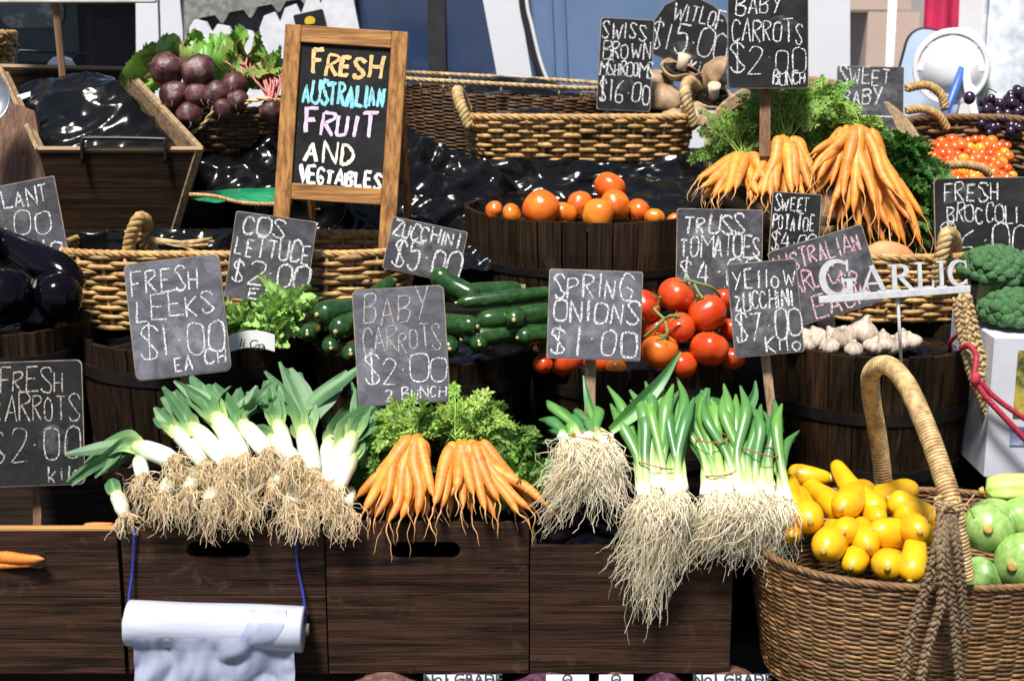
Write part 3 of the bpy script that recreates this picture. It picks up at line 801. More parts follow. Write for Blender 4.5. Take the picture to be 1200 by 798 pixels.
# under-fill: dark cardboard in crates
def crate_fill(label, px0, px1, z, Y0=0.02, Y1=0.36, seed=1):
    xa, xb = P(px0, 700, 0).x, P(px1, 700, 0).x
    return crumple('plastic_liner', label, lambda u, v: V((xa + .018 + (xb - xa - .036) * u, Y0 + (Y1 - Y0) * v, z + .05 * v)), V((0, 0, 1)), 50, 40, 0.008, 16, seed, cat='plastic liner', group='black plastic liners inside barrels and baskets')
crate_fill('black plastic lining the crate under the leeks', 147, 381, 0.46, seed=3)
crate_fill('black plastic lining the crate under the carrot bunches', 384, 619, 0.465, seed=4)
crate_fill('black plastic lining the crate under the spring onions', 622, 857, 0.42, seed=5)

# --- half barrels
B_R = 0.275
b_egg = (P(35, 390, .35).x, 0.35 + B_R)
def barrel_at(label, px, rim_py, half_px, Yf, h, seed, **k):
    r0 = half_px * mp(Yf + 0.2, rim_py)
    z = P(px, rim_py, Yf).z; x = P(px, rim_py, Yf + r0).x
    barrel(label, x, Yf + r0, z, r0, h, seed, **k)
    return x, Yf + r0, z, r0
bE = barrel_at('half barrel of glossy eggplants at the stall end', 20, 393, 84, 0.44, 0.44, 1)
bL = barrel_at('half barrel holding the frilly lettuce behind the leeks sign', 228, 412, 134, 0.42, 0.45, 2)
bZ = barrel_at('dark half barrel of green zucchini behind the leaning carrots sign', 497, 430, 132, 0.42, 0.43, 3)
bT = barrel_at('half barrel of truss tomatoes behind the spring onion sign', 742, 436, 122, 0.42, 0.40, 4)
bG = barrel_at('half barrel of garlic bulbs with a broad dark hoop', 1017, 421, 124, 0.42, 0.41, 5, hoops=(0.15, 0.55))
bO = barrel_at('wide half barrel of loose orange tomatoes on the middle bench', 694, 262, 157, 0.92, 0.285, 6, taper=0.93, hoops=(0.1, 0.42), staves=34)
liner('black plastic under the eggplants', bE[0], bE[1], bE[2] - .03, bE[3] - .02, 11, 0.02)
liner('black plastic under the frilly lettuce', bL[0], bL[1], bL[2] - .05, bL[3] - .02, 12, 0.03)
liner('black plastic under the green zucchini', bZ[0], bZ[1], bZ[2] - .02, bZ[3] - .02, 13, 0.04)
liner('black plastic under the truss tomatoes', bT[0], bT[1], bT[2] - .03, bT[3] - .02, 14, 0.05)
liner('black plastic under the garlic bulbs', bG[0], bG[1], bG[2] - .045, bG[3] - .02, 15, 0.02)
liner('black plastic under the loose orange tomatoes', bO[0], bO[1], bO[2] - .035, bO[3] - .02, 16, 0.015)

# --- sloping wooden trough at the back
def slab4(mb, a, b_, c, d, th):
    n = (b_ - a).cross(d - a).normalized() * th
    q = [a, b_, c, d]; q2 = [p - n for p in q]
    mb.add(q + q2, [(0, 1, 2, 3), (7, 6, 5, 4)] + [(i, 4 + i, 4 + (i + 1) % 4, (i + 1) % 4) for i in range(4)])
tr = thing('wooden_trough', 'sloping wooden box with a black handle, filled with a bagged heap', 'wooden box', P(140, 275, 1.02))
FL, FR = P(45, 177, 1.0), P(238, 177, 1.0); BL, BR = P(0, 80, 1.45), P(150, 83, 1.45)
FLb, FRb = P(72, 275, 1.05), P(208, 275, 1.05); BLb, BRb = P(20, 190, 1.5), P(150, 190, 1.5)
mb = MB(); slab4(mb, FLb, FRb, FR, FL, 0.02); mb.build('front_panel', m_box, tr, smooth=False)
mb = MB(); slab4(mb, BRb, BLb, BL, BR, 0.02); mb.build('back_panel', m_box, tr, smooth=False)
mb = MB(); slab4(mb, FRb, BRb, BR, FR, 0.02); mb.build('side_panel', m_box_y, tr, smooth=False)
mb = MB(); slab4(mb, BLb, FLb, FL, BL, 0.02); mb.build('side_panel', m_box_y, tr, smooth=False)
mb = MB(); slab4(mb, FLb, BLb, BRb, FRb, 0.015); mb.build('base', m_box, tr, smooth=False)
for a, c, mm in ((FL, FR, m_rimw), (FR, BR, m_rimw), (BL, FL, m_rimw), (BR, BL, m_rimw)):
    mb = MB(); mb.tube([a + V((0, 0, .004)), c + V((0, 0, .004))], 0.009, 4); mb.build('rim_batten', mm, tr, smooth=False)
hp = [P(97, 192, .99), P(97, 166, .985), P(106, 162, .985), P(186, 163, .985), P(194, 167, .985), P(194, 192, .99)]
mb = MB(); mb.tube(cr(hp, 4), 0.0105, 8, flat=0.6); mb.build('handle', m_black, tr)
mb = MB(); mb.tube(cr([P(20, 82, 1.47), P(22, 62, 1.47), P(30, 60, 1.47), P(100, 64, 1.47), P(108, 68, 1.47), P(110, 84, 1.47)], 4), 0.005, 8); mb.build('wire_handle', m_black, tr)
# bagged heap inside
def heap(u, v):
    a = FL.lerp(FR, 0.04 + .92 * u); c = BL.lerp(BR, 0.04 + .92 * u); p = a.lerp(c, 0.06 + .88 * v)
    return p + V((0, 0, -0.055 + 0.15 * (math.sin(math.pi * u) * math.sin(math.pi * min(1, v * 1.0))) ** 0.8))
crumple('plastic_bag', 'black plastic bag bulging in the sloping wooden box', heap, V((0, -.5, .85)), 90, 90, 0.016, 11, 21, cat='plastic bag')
slabw = MB(); slab4(slabw, P(22, 118, 1.28), P(60, 104, 1.36), P(62, 100, 1.37), P(20, 112, 1.29), 0.01)
tag(slabw.build('white_tray_lid', m_white, smooth=False), 'white lid edge showing beside the bag in the wooden box', 'tray lid')
mb = MB(); mb.ball(P(72, 78, 1.5), .045, .03, .03, fn=lambda d: 1 + .2 * noise.noise(d * 3)); tag(mb.build('paper_ball', m_white), 'crumpled white paper behind the sloping wooden box', 'paper')
# --- brown plank panel under the trough's side
mb = MB(); slab4(mb, P(-40, 255, 1.1), P(60, 235, 1.08), P(40, 130, 1.12), P(-40, 100, 1.2), 0.02)
tag(mb.build('plank_board', wood('plank_brown', (0.22, 0.125, 0.09), (0.11, 0.06, 0.045), WZ), smooth=False), 'reddish brown plank board beside the sloping wooden box', 'board')

# --- wicker baskets
wick_t = lambda px, py, Y, rx=0, rz=0, ry=0: Matrix.Translation(P(px, py, Y)) @ Matrix.Rotation(R(rz), 4, 'Z') @ Matrix.Rotation(R(rx), 4, 'X') @ Matrix.Rotation(R(ry), 4, 'Y')
# long shallow tray basket
k = mp(1.72, 170)
W1 = wicker('wicker_basket', 'long shallow golden wicker basket with twisted end handles above the tomato barrel', Matrix.Translation((P(677, 200, 1.95).x, 1.97, 1.155)), 128 * k, .19, 137 * k, .22, 0.150, 9, 42, 0.0080, WGOLD, pw=5, seed=2, rim_r=0.012, dv=0.22)
for hx, s in ((546, -1), (809, 1)):
    path = cr([P(hx + 4 * s, 148, 1.80), P(hx - 6 * s, 112, 1.80), P(hx - 2 * s, 96, 1.88), P(hx + 8 * s, 104, 1.97), P(hx + 6 * s, 125, 1.99)], 8) if s > 0 else cr([P(550, 150, 1.78), P(540, 124, 1.8), P(536, 108, 1.86), P(540, 112, 1.94), P(548, 130, 1.98)], 8)
    mb = MB(); helix(mb, path, 0.011, 0.011, 22, 3, 4, WPALE); mb.build('twisted_handle', m_wick, W1)
# big brown fine basket at the back
k = mp(2.0, 120)
W2 = wicker('wicker_hamper', 'big finely woven brown hamper behind the framed blackboard', Matrix.Translation((P(588, 150, 2.30).x, 2.32, 1.135)) @ Matrix.Rotation(R(3), 4, 'Y'), 118 * k, .26, 132 * k, .29, 0.235, 36, 60, 0.0042, (.12, .065, .03), pw=4, seed=3, dv=0.35, cat='hamper')
mb = MB()
path = [W2.location + V((x, y, 0.275 - x * .052)) for x, y in [(p[0], p[1]) for p in outline_pts(134 * k, .295, 72, 4)]]; path.append(path[0]); helix(mb, path, 0.004, 0.005, 14, 3, 3, WPALE)
mb.build('cane_rim', m_wick, W2)
mb = MB()
for i in range(0, 72, 3): mb.tube([path[i] + V((0, 0, -.036)), path[i]], 0.0035, 5, WPALE)
mb.build('cane_rim_lattice', m_wick, W2)
# basket between lettuce and zucchini
k = mp(0.95, 330)
W3 = wicker('wicker_basket', 'golden wicker basket half hidden behind the lettuce, with a broken cane handle', Matrix.Translation((P(285, 380, 0.93).x, 0.925, 0.79)), 190 * k, .18, 200 * k, .20, 0.215, 15, 36, 0.0075, WGOLD, pw=4, seed=5, rim_r=0.010, dv=0.3)
path = cr([P(150, 305, .76), P(153, 278, .75), P(163, 256, .76), P(172, 262, .80), P(166, 280, .82), P(185, 300, .84)], 8)
mb = MB(); helix(mb, path, 0.010, 0.010, 20, 3, 4, WGOLD); mb.build('twisted_handle', m_wick, W3)
rr_ = random.Random(5); mb = MB(); a = P(176, 281, .80); c = P(246, 297, .78)
for i in range(9):
    mb.tube(cr([a + V((0, 0, rr_.uniform(-.006, .006))), a.lerp(c, .5) + V((0, 0, rr_.uniform(-.004, .014))), c + V((rr_.uniform(-.03, .02), rr_.uniform(-.02, .02), rr_.uniform(-.01, .045)))], 5), .004, 5, tint(rr_, WPALE))
mb.build('frayed_cane', m_wick, W3)
# basket of sweet potatoes behind the garlic
k = mp(0.95, 340)
W4 = wicker('wicker_basket', 'wicker basket of sweet potatoes behind the garlic sign, rope handles plaited', Matrix.Translation((P(1040, 390, .99).x, 1.0, 0.795)), 82 * k, .17, 88 * k, .19, 0.185, 13, 26, 0.0068, WGOLD, pw=3, seed=6, rim_r=0.011)
path = cr([P(1098, 330, .80), P(1104, 296, .78), P(1110, 274, .80), P(1119, 284, .86), P(1116, 320, .90)], 8)
mb = MB(); helix(mb, path, 0.011, 0.011, 20, 3, 4, WPALE); mb.build('twisted_handle', m_wick, W4)
for q, sd in (([P(1130, 345, .46), P(1137, 400, .44), P(1150, 450, .44), P(1158, 500, .44), P(1168, 555, .44)], 1), ([P(1122, 350, .45), P(1128, 390, .44), P(1140, 440, .42), P(1160, 490, .43), P(1178, 552, .44)], 2), ([P(1132, 345, .46), P(1150, 420, .46), P(1176, 500, .46), P(1184, 548, .46)], 3)):
    mb = MB(); braid(mb, cr(q, 8), 0.0085, 0.0062, 24, sd, (.5, .36, .19)); mb.build('plaited_cord', m_rope, W4)
# carrots basket with a flat hoop rim, tipped forward
k = mp(1.3, 150)
cb = P(948, 188, 1.40)
W5 = wicker('round_basket', 'round basket tipped forward, a flat pale hoop for a rim, under the hanging carrots', Matrix.Translation(cb + V((0, .06, -.13))) @ Matrix.Rotation(R(38), 4, 'X'), 100 * k, 100 * k, 124 * k, 124 * k, .17, 10, 30, .008, WBROWN, seed=7)
Mb = Matrix.Translation(W5.location) @ Matrix.Rotation(R(38), 4, 'X')
mb = MB(); mb.lathe([(124 * k, .145), (128 * k, .145), (130 * k, .222), (126 * k, .222), (124 * k, .145)], Mb, 56); mb.build('hoop_rim', m_rimw, W5)
# cherry tomato basket: deep, tipped forward
k = mp(1.55, 160)
W6 = wicker('wicker_basket', 'brown wicker basket of cherry tomatoes with rope loop handles behind the broccoli sign', Matrix.Translation(P(1146, 245, 1.60)) @ Matrix.Rotation(R(20), 4, 'X'), 92 * k, .22, 106 * k, .28, 0.20, 13, 30, 0.008, WBROWN, pw=3.5, seed=8, rim_r=0.013)
for pth in ([(1062, 104, 1.75), (1085, 100, 1.74), (1102, 110, 1.73), (1108, 128, 1.72)], [(1062, 130, 1.70), (1082, 128, 1.69), (1100, 136, 1.68), (1110, 152, 1.68)], [(1094, 206, 1.34), (1105, 196, 1.33), (1130, 193, 1.33), (1152, 198, 1.33), (1160, 206, 1.34)]):
    mb = MB(); helix(mb, cr([P(*q) for q in pth], 8), 0.008, 0.008, 26, 3, 4, WGOLD); mb.build('rope_handle', m_rope, W6)
# grapes basket
W9 = wicker('wicker_basket', 'dark wicker basket heaped with red grapes', Matrix.Translation(P(1216, 165, 1.95)), .13, .13, .17, .16, .11, 8, 22, .008, WDARK, seed=9, rim_r=.012)
# beetroot basket
k = mp(1.3, 140)
W7 = wicker('beetroot_basket', 'low dark twig basket under the beetroots', Matrix.Translation(P(268, 178, 1.42)), 66 * k, .16, 84 * k, .2, .13, 10, 24, .007, WDARK, seed=10)
for q, sd in (([P(222, 158, 1.2), P(238, 146, 1.19), P(250, 128, 1.19), P(252, 112, 1.22)], 1), ([P(276, 126, 1.2), P(300, 117, 1.18), P(326, 118, 1.2), P(345, 126, 1.24)], 2)):
    mb = MB(); helix(mb, cr(q, 6), .0035, .004, 16, 2, sd, WPALE); mb.build('twig_handle', m_wick, W7)
# far left basket top
W8 = wicker('wicker_basket', 'golden wicker basket end showing above the plank board', Matrix.Translation(P(-22, 82, 1.72)), .085, .1, .11, .13, .11, 7, 18, .010, WGOLD, seed=11, rim_r=.013)
# --- big front basket
k = mp(0.05, 630)
fb = V((P(1082, 640, .05).x, 0.055, 0.12))
W0 = wicker('handled_basket', 'big wicker basket with a wrapped hoop handle, heaped with yellow zucchini and pale squash', Matrix.Translation(fb), 178 * k, .275, 203 * k, .325, 0.325, 54, 60, 0.0039, (.235, .135, .058), pw=2.4, seed=12, rim_r=0.008, dv=0.45, wave=.85)
hpath = cr([P(1036, 572, .30), P(1030, 520, .29), P(1021, 465, .24), P(1022, 436, .16), P(1040, 428, .08), P(1062, 450, .0), P(1085, 500, -.12), P(1103, 550, -.20), P(1117, 600, -.26), P(1130, 680, -.28)], 10)
mb = MB(); mb.tube(hpath, 0.019, 12, WPALE); mb.build('handle_core', m_wick, W0)
mb = MB(); helix(mb, hpath, 0.0195, 0.0042, 128, 1, 5, WPALE, sides=5, step=0.0007); mb.build('handle_wrapping_wicker', m_wick, W0)
for q, sd in (([P(1106, 588, -.275), P(1098, 640, -.33), P(1082, 700, -.335), P(1066, 745, -.335), P(1058, 815, -.335)], 1), ([P(1110, 588, -.28), P(1108, 650, -.34), P(1118, 720, -.34), P(1122, 765, -.34), P(1128, 820, -.34)], 2), ([P(1104, 590, -.28), P(1102, 650, -.345), P(1104, 700, -.345), P(1086, 760, -.345), P(1076, 812, -.345)], 3), ([P(1112, 592, -.28), P(1122, 640, -.335), P(1128, 700, -.34), P(1132, 740, -.34)], 4)):
    mb = MB(); braid(mb, cr(q, 8), 0.0070, 0.0050, 27, sd, (0.20, 0.135, 0.078)); mb.build('plaited_cord', m_rope, W0)
mb = MB(); rr_ = random.Random(3); c0 = P(1110, 590, -.275)
for i in range(7):
    a = c0 + V((0, 0, rr_.uniform(-.012, .012)))
    mb.tube(cr([a + V((.026 * math.cos(q * .7), .026 * math.sin(q * .7), rr_.uniform(-.003, .003))) for q in range(10)], 3), .0022, 5, WPALE)
for i in range(6): mb.tube(cr([c0 + V((0, -.028, 0)), c0 + V((rr_.uniform(-.04, .03), -.035, rr_.uniform(-.01, .03))), c0 + V((rr_.uniform(-.05, .05), -.03, rr_.uniform(-.05, .04)))], 5), .0014, 4, WPALE)
mb.build('raffia_tie', m_rope, W0)

# --- plastic heaps and drapes
def drape(label, px0, py0, px1, py1, Y0, Y1, seed, amp=0.03, freq=7, nu=70, nv=60, m=None, name='plastic_sheet', cat='plastic sheet', group='crumpled black plastic sheets', skew=0):
    def fn(u, v):
        pt = py0(u) if callable(py0) else py0
        pt += 9 * noise.noise(V((u * 6, seed, 0))); wob = 14 * noise.noise(V((v * 4, seed, 3)))
        return P(px0 + (px1 - px0) * u + wob + skew * (v - .5), pt + (py1 - pt) * v, Y0 + (Y1 - Y0) * v)
    return crumple(name, label, fn, V((0, -.75, .65)), nu, nv, amp, freq, seed, cat, group, m)
drape('black plastic crumpled behind and beside the framed blackboard', 300, lambda u: 118 + 115 * max(0, (u - .42) / .58) ** .8, 640, 318, 1.66, 1.08, 31, 0.034, 7, 110, 90)
drape('black plastic crumpled below the beetroot basket', 215, 160, 340, 225, 1.30, 1.12, 32, 0.025, 9)
drape('black plastic sheet glinting under the sloping wooden box', 70, 268, 345, 315, 1.02, 0.98, 33, 0.02, 9)
drape('black plastic rising at the back of the tomato barrel', 700, 208, 850, 262, 1.56, 1.24, 34, 0.016, 10)
drape('black plastic spilling beneath the long wicker basket', 455, 188, 900, 285, 1.715, 1.60, 35, 0.016, 9, 100, 50)
crumple('plastic_bag', 'black plastic bag humped at one end of the long wicker basket', lambda u, v: P(552 + 128 * u, 152, 1.84 + .26 * v) + V((0, 0, .01 + .06 * (math.sin(math.pi * u) * math.sin(math.pi * v)) ** .7)), V((0, -.4, .9)), 60, 50, .012, 13, 36, cat='plastic bag')
crumple('plastic_bag', 'black plastic bag humped under the brown mushroom sign', lambda u, v: P(690 + 120 * u, 152, 1.84 + .26 * v) + V((0, 0, .01 + .085 * (math.sin(math.pi * u) * math.sin(math.pi * v)) ** .7)), V((0, -.4, .9)), 60, 50, .012, 13, 37, cat='plastic bag')
crumple('plastic_bag', 'black plastic bag showing through the hamper rim', lambda u, v: P(530 + 150 * u, 118, 2.15 + .3 * v) + V((0, 0, .02 + .07 * math.sin(math.pi * u) * math.sin(math.pi * v))), V((0, -.4, .9)), 50, 40, .012, 13, 38, cat='plastic bag')
crumple('plastic_bag', 'black plastic heaped behind the garlic bulbs in their barrel', lambda u, v: P(1010 + 115 * u, 418, .56 + .28 * v) + V((0, 0, .0 + .055 * (math.sin(math.pi * u) * math.sin(math.pi * v)) ** .7)), V((0, -.4, .9)), 60, 50, .011, 15, 39, cat='plastic bag')
m_green = M('green_tarp', (0.01, 0.21, 0.09), (0.006, 0.14, 0.06), rough=0.4, scale=6)
drape('bright green tarpaulin edge peeking out beside the framed blackboard', 226, 240, 335, 222, 1.02, 1.12, 40, 0.008, 6, m=m_green, name='tarpaulin', cat='tarpaulin', group=None)
mb = MB(); helix(mb, cr([P(222, 228, 1.0), P(250, 230, .995), P(285, 238, 1.0), P(330, 240, 1.02)], 6), .003, .0035, 30, 3, 2, WGOLD); tag(mb.build('rope', m_rope), 'thin twisted rope along the green tarpaulin edge', 'rope')
# ------------------------------------------------------------------ signs
sign('chalk sign for eggplant cut off beside the sloping wooden box', 14, 263, 118, 94, 11, .80,
     [('EGGPLANT', .02, .90, .07, .30), ('.00', .40, .88, .38, .68), ('kilo', .50, .95, .74, .97)], m_bd_mid, seed=2, rad=2)
sign('grey dusty chalk sign reading FRESH LEEKS above the leeks', 208, 372, 113, 138, 6.5, .33,
     [('FRESH', .06, .76, .06, .27), ('LEEKS', .08, .90, .30, .50), ('$1.00', .08, .95, .56, .82), ('EA', .42, .60, .84, .96), ('CH', .74, .96, .80, .92)], m_bd_light, seed=3, rad=8, ch=m_ch_w, th=2.6,
     stake=(215, 440, 224, 470, 9, m_stake))
sign('chalk sign reading COS LETTUCE behind the frilly lettuce', 317, 304, 96, 102, -8, .66,
     [('COS', .12, .62, .04, .24), ('LETTUCE', .06, .97, .28, .50), ('$2.00', .06, .98, .54, .80), ('EACH', .30, .90, .84, .97)], m_bd_mid, seed=4, rad=3, th=3.0)
sign('chalk sign reading ZUCCHINI at five dollars, lying tilted behind the zucchini', 498, 293, 90, 62, -12, .70,
     [('ZUCCHINI', .04, .92, .08, .34), ('$5.00', .10, 1.0, .42, .92)], m_bd_mid, seed=5, rad=3, th=3.0)
sign('grey smudged chalk sign for baby carrots leaning over the front carrot bunches', 470, 405, 108, 137, 3.5, .22,
     [('BABY', .12, .80, .05, .30, m_ch_d), ('CARROTS', .10, .92, .36, .55, m_ch_d), ('$2.00', .10, .96, .60, .82, m_ch_w), ('2 BUNCH', .30, .96, .86, .96, m_ch_w)], m_bd_light, seed=6, rad=7, th=2.2,
     stake=(473, 468, 474, 515, 13, m_stake))
sign('chalk sign reading SPRING ONIONS at one dollar above the spring onions', 697, 369, 110, 105, -2, .30,
     [('SPRING', .06, .88, .07, .32), ('ONIONS', .06, .96, .36, .60), ('$1.00', .04, .96, .64, .95)], m_bd_light, seed=7, rad=3, th=3.0,
     stake=(692, 424, 691, 492, 13, m_stake))
sign('chalk sign reading TRUSS TOMATOES behind the tomatoes on the vine', 843, 297, 101, 104, -1, .74,
     [('TRUSS', .08, .78, .06, .27), ('TOMATOES', .05, .98, .31, .54), ('$4.00', .03, .96, .58, .88)], m_bd_mid, seed=8, rad=3, th=3.0)
sign('chalk sign reading YELLOW ZUCCHINI at seven dollars a kilo', 897, 361, 82, 110, 5, .36,
     [('YEllow', .06, .92, .06, .28), ('ZUCCHINI', .06, .90, .32, .50), ('$7.00', .04, 1.0, .54, .84), ('Kilo', .46, .96, .80, .97)], m_bd_mid, seed=9, rad=3, th=2.7,
     stake=(897, 418, 908, 515, 11, m_stake))
sign('tilted chalk sign in pink reading AUSTRALIAN GARLIC behind the metal letters', 968, 324, 116, 94, 17, .62,
     [('AUSTRALIAN', .0, .92, .08, .30), ('GARLIC', .04, .60, .36, .60), ('$3', .60, .80, .50, .80), ('EACH', .28, .86, .70, .95)], m_bd_mid, seed=10, rad=4, ch=m_ch_p, th=2.8)
sign('small narrow chalk sign reading SWEET POTATOE under the back carrots', 932, 262, 58, 72, -4, .84,
     [('SWEET', .06, .74, .07, .30), ('POTATOE', .04, .88, .36, .62), ('$4.00', .04, .92, .68, .95)], m_bd_dark, seed=11, rad=2, th=2.2)
sign('black chalk sign reading SWISS BROWN MSHROOMS standing in the long basket', 733, 76, 63, 108, -3, 1.80,
     [('SWISS', .04, .86, .05, .22), ('BROWN', .08, .94, .27, .44), ('MSHROOMS', .03, 1.0, .48, .63), ('$16.00', .04, .98, .68, .92)], m_bd_dark, seed=12, rad=3, th=2.1)
sign('rounded black chalk plate reading WITLOF at fifteen dollars', 808, 45, 92, 90, -12, 2.05,
     [('WITLOF', .24, .88, .08, .30), ('$15.00', .02, .98, .36, .72), ('KiLo', .58, .92, .78, .96)], m_bd_dark, seed=13, th=2.1,
     outline=[(-.50, -.28), (.42, -.50), (.50, -.1), (.49, .18), (.40, .36), (.22, .48), (.0, .54), (-.22, .50), (-.40, .36), (-.49, .12)])
sign('black chalk sign on a stake reading BABY CARROTS over the back carrot bunches', 900, 48, 95, 112, 0, 1.10,
     [('BABY', .10, .66, .02, .22), ('CARROTS', .05, .92, .30, .52), ('$2.00', .04, .95, .56, .84), ('BUNCH', .56, .95, .83, .96)], m_bd_dark, seed=14, rad=4, th=2.1, ch=m_ch_w,
     stake=(897, 100, 896, 184, 13, m_stake_d))
sign('grey chalk sign reading SWEET BABY behind the back carrots', 1020, 114, 78, 72, -1, 1.50,
     [('SWEET', .04, .78, .04, .30), ('BABY', .06, .66, .36, .62), ('-', .30, .90, .70, .92)], m_bd_mid, seed=15, rad=2, th=2.4)
sign('black chalk sign reading FRESH BROCCOLI behind the broccoli', 1156, 254, 122, 92, 1, .92,
     [('FRESH', .10, .62, .06, .30), ('BROCCOLI', .12, .80, .36, .58), ('$6.00', .04, .90, .60, .98)], m_bd_dark, seed=16, rad=6, th=2.3)
sign('black chalk sign reading FRESH CARROTS standing in the front crate', 42, 496, 112, 146, 2, .20,
     [('FRESH', .14, .80, .07, .25), ('CARROTS', .06, .96, .28, .48), ('$2.00', .02, .96, .52, .80), ('kilo', .62, .98, .85, .97)], m_bd_dark, seed=17, rad=7, th=2.1, ch=m_ch_d,
     stake=(44, 566, 44, 625, 10, m_stake_d))
# white framed sign whose lower edge shows at the top
sg = thing('price_sign', 'sign on a wooden stake of which only the whitened bottom edge shows', 'price sign', P(85, 5, 1.3), 'hand chalked price signs')
mb = MB(); a, c = P(-30, -120, 1.30), P(182, 2, 1.30); mb.box(((a.x + c.x) / 2, 1.30, (a.z + c.z) / 2 + .02), (c.x - a.x, .008, a.z - c.z - .02)); mb.build('chalk_face', m_bd_dark, sg, smooth=False)
m_wedge = M('whitened_edge', (0.72, 0.68, 0.62), (0.5, 0.46, 0.40), scale=14, rough=.7)
mb = MB(); mb.box(((a.x + c.x) / 2, 1.297, c.z + .006), (c.x - a.x + .01, .018, 0.022), bev=.004); mb.build('bottom_edge', m_wedge, sg, smooth=False)
mb = MB(); p0, p1 = P(67, -10, 1.315), P(72, 108, 1.315); mb.box((p0 + p1) / 2, (0.021, .009, (p0 - p1).length), Matrix.Rotation(R(-1.6), 4, 'Y'), bev=.0012); mb.build('stake', m_stake_d, sg, smooth=False)

# framed blackboard
YB = 0.98; kb = mp(YB, 160)
fbz = thing('framed_blackboard', 'wooden framed blackboard reading FRESH AUSTRALIAN FRUIT AND VEGTABLES in coloured chalk', 'blackboard', P(395, 290, YB))
Mx = sign_frame(399, 165, YB, -3.8, 12)
Wf, Hf = 143 * kb, 256 * kb
def fbox(nm, cx, cy, w, h, th, m, z=0.0):
    mb = MB(); mb.box((0, 0, 0), (w * kb, h * kb, th), Mx @ Matrix.Translation((cx * kb, cy * kb, z)), bev=0.002); return mb.build(nm, m, fbz, smooth=False)
fbox('frame_stile', -63, 3, 19, 256, .020, m_frame_z); fbox('frame_stile', 62, 0, 19, 262, .020, m_frame_z)
fbox('frame_rail', -.5, 121, 105.5, 20, .018, m_frame_x); fbox('frame_rail', -.5, -63, 105.5, 19, .018, m_frame_x)
mb = MB(); mb.slab(rrect(106 * kb, 166 * kb, .002), .006, Mx @ Matrix.Translation((-.5 * kb, 29 * kb, -.001))); mb.build('chalk_face', m_bd_dark, fbz, smooth=False)
for tx, xx0, xx1, y1, y0, m, th in (('FRESH', -38, 42, 101, 76, m_pn_o, 4.2), ('AUSTRALIAN', -47, 48, 66, 42, m_pn_b, 3.8), ('FRUIT', -42, 40, 32, 6, m_pn_l, 4.0), ('AND', -40, 16, -1, -26, m_pn_y, 3.8), ('VEGTABLES', -45, 50, -34, -52, m_pn_w, 4.0)):
    mb = MB(); chalk_line(mb, tx, xx0 * kb, xx1 * kb, y0 * kb, y1 * kb, Mx @ Matrix.Translation((0, 0, -.0008)), th * .72 * kb, random.Random(len(tx) * 3), 3)
    mb.build('chalk_lettering', m, fbz, smooth=False)
# back legs of the easel
for sx in (-62, 60):
    a = Mx @ V((sx * kb, 118 * kb, -.014)); mb = MB(); mb.tube([a, V((a.x, a.y + .34, .81))], .012, 4); mb.build('back_leg', m_frame_z, fbz, smooth=False)

# metal GARLIC letters on a bar
YG = 0.30; kg = mp(YG, 330)
gl = thing('letter_sign', 'white metal sign of cut letters spelling GARLIC on a bar and rod', 'letter sign', P(1053, 440, YG))
m_alu = M('painted_white_metal', (0.52, 0.52, 0.54), (0.36, 0.36, 0.38), scale=40, rough=.45, bump=.2, ramp=(.45,.75))
Mx = sign_frame(1048, 345, YG, 4.2, 8)
mb = MB(); mb.box((0, 0, 0), (178 * kg, 8.5 * kg, .010), Mx, bev=.0012); mb.build('bar', m_alu, gl, smooth=False)
mb = MB(); mb.tube([P(1052, 345, YG + .008), P(1056, 425, YG + .01)], .0042, 8); mb.build('rod', m_alu, gl)
def thick(pts, ws):
    """outline of a stroke of varying width"""
    n = len(pts); lft = []; rgt = []
    for i in range(n):
        t = (V((*pts[min(i + 1, n - 1)], 0)) - V((*pts[max(i - 1, 0)], 0))).normalized(); s = V((-t.y, t.x, 0)) * ws[i] / 2
        lft.append((pts[i][0] + s.x, pts[i][1] + s.y)); rgt.append((pts[i][0] - s.x, pts[i][1] - s.y))
    return lft + rgt[::-1]
def arc(cx, cy, rx, ry, a0, a1, n=18): return [(cx + rx * math.cos(R(a0 + (a1 - a0) * i / n)), cy + ry * math.sin(R(a0 + (a1 - a0) * i / n))) for i in range(n + 1)]
def bar_(x0, y0, x1, y1): return [(x0, y0), (x1, y0), (x1, y1), (x0, y1)]
def letter_shapes(ch):
    if ch in 'GC':
        n = 22; a = arc(.5, .5, .40, .45, 42, 322 if ch == 'C' else 335, n)
        ws = [.05 + .13 * (math.sin(math.pi * i / n) ** 1.2) for i in range(n + 1)]
        o = [thick(a, ws), bar_(.74, .66, .80, .96)]
        if ch == 'G': o += [bar_(.74, .06, .90, .42), bar_(.60, .38, 1.0, .46)]
        else: o += [bar_(.76, .05, .81, .2)]
        return o
    if ch == 'A': return [thick([(.10, .04), (.46, .98)], [.07, .07]), thick([(.44, 1.0), (.84, .04)], [.17, .17]), bar_(.27, .30, .66, .37), bar_(-.02, 0, .26, .06), bar_(.62, 0, 1.02, .06)]
    if ch == 'R':
        n = 14; a = arc(.42, .74, .30, .215, 88, -92, n)
        return [bar_(.16, .05, .34, .95), bar_(.02, 0, .46, .06), bar_(.02, .94, .42, 1.0), thick(a, [.06 + .12 * math.sin(math.pi * i / n) for i in range(n + 1)]), bar_(.34, .50, .44, .555), thick([(.46, .52), (.88, .03)], [.15, .15]), bar_(.78, 0, 1.02, .06)]
    if ch == 'L': return [bar_(.18, .05, .36, .95), bar_(.04, 0, .9, .07), bar_(.04, .94, .5, 1.0), bar_(.84, .07, .92, .30)]
    if ch == 'I': return [bar_(.40, .05, .60, .95), bar_(.24, 0, .76, .06), bar_(.24, .94, .76, 1.0)]
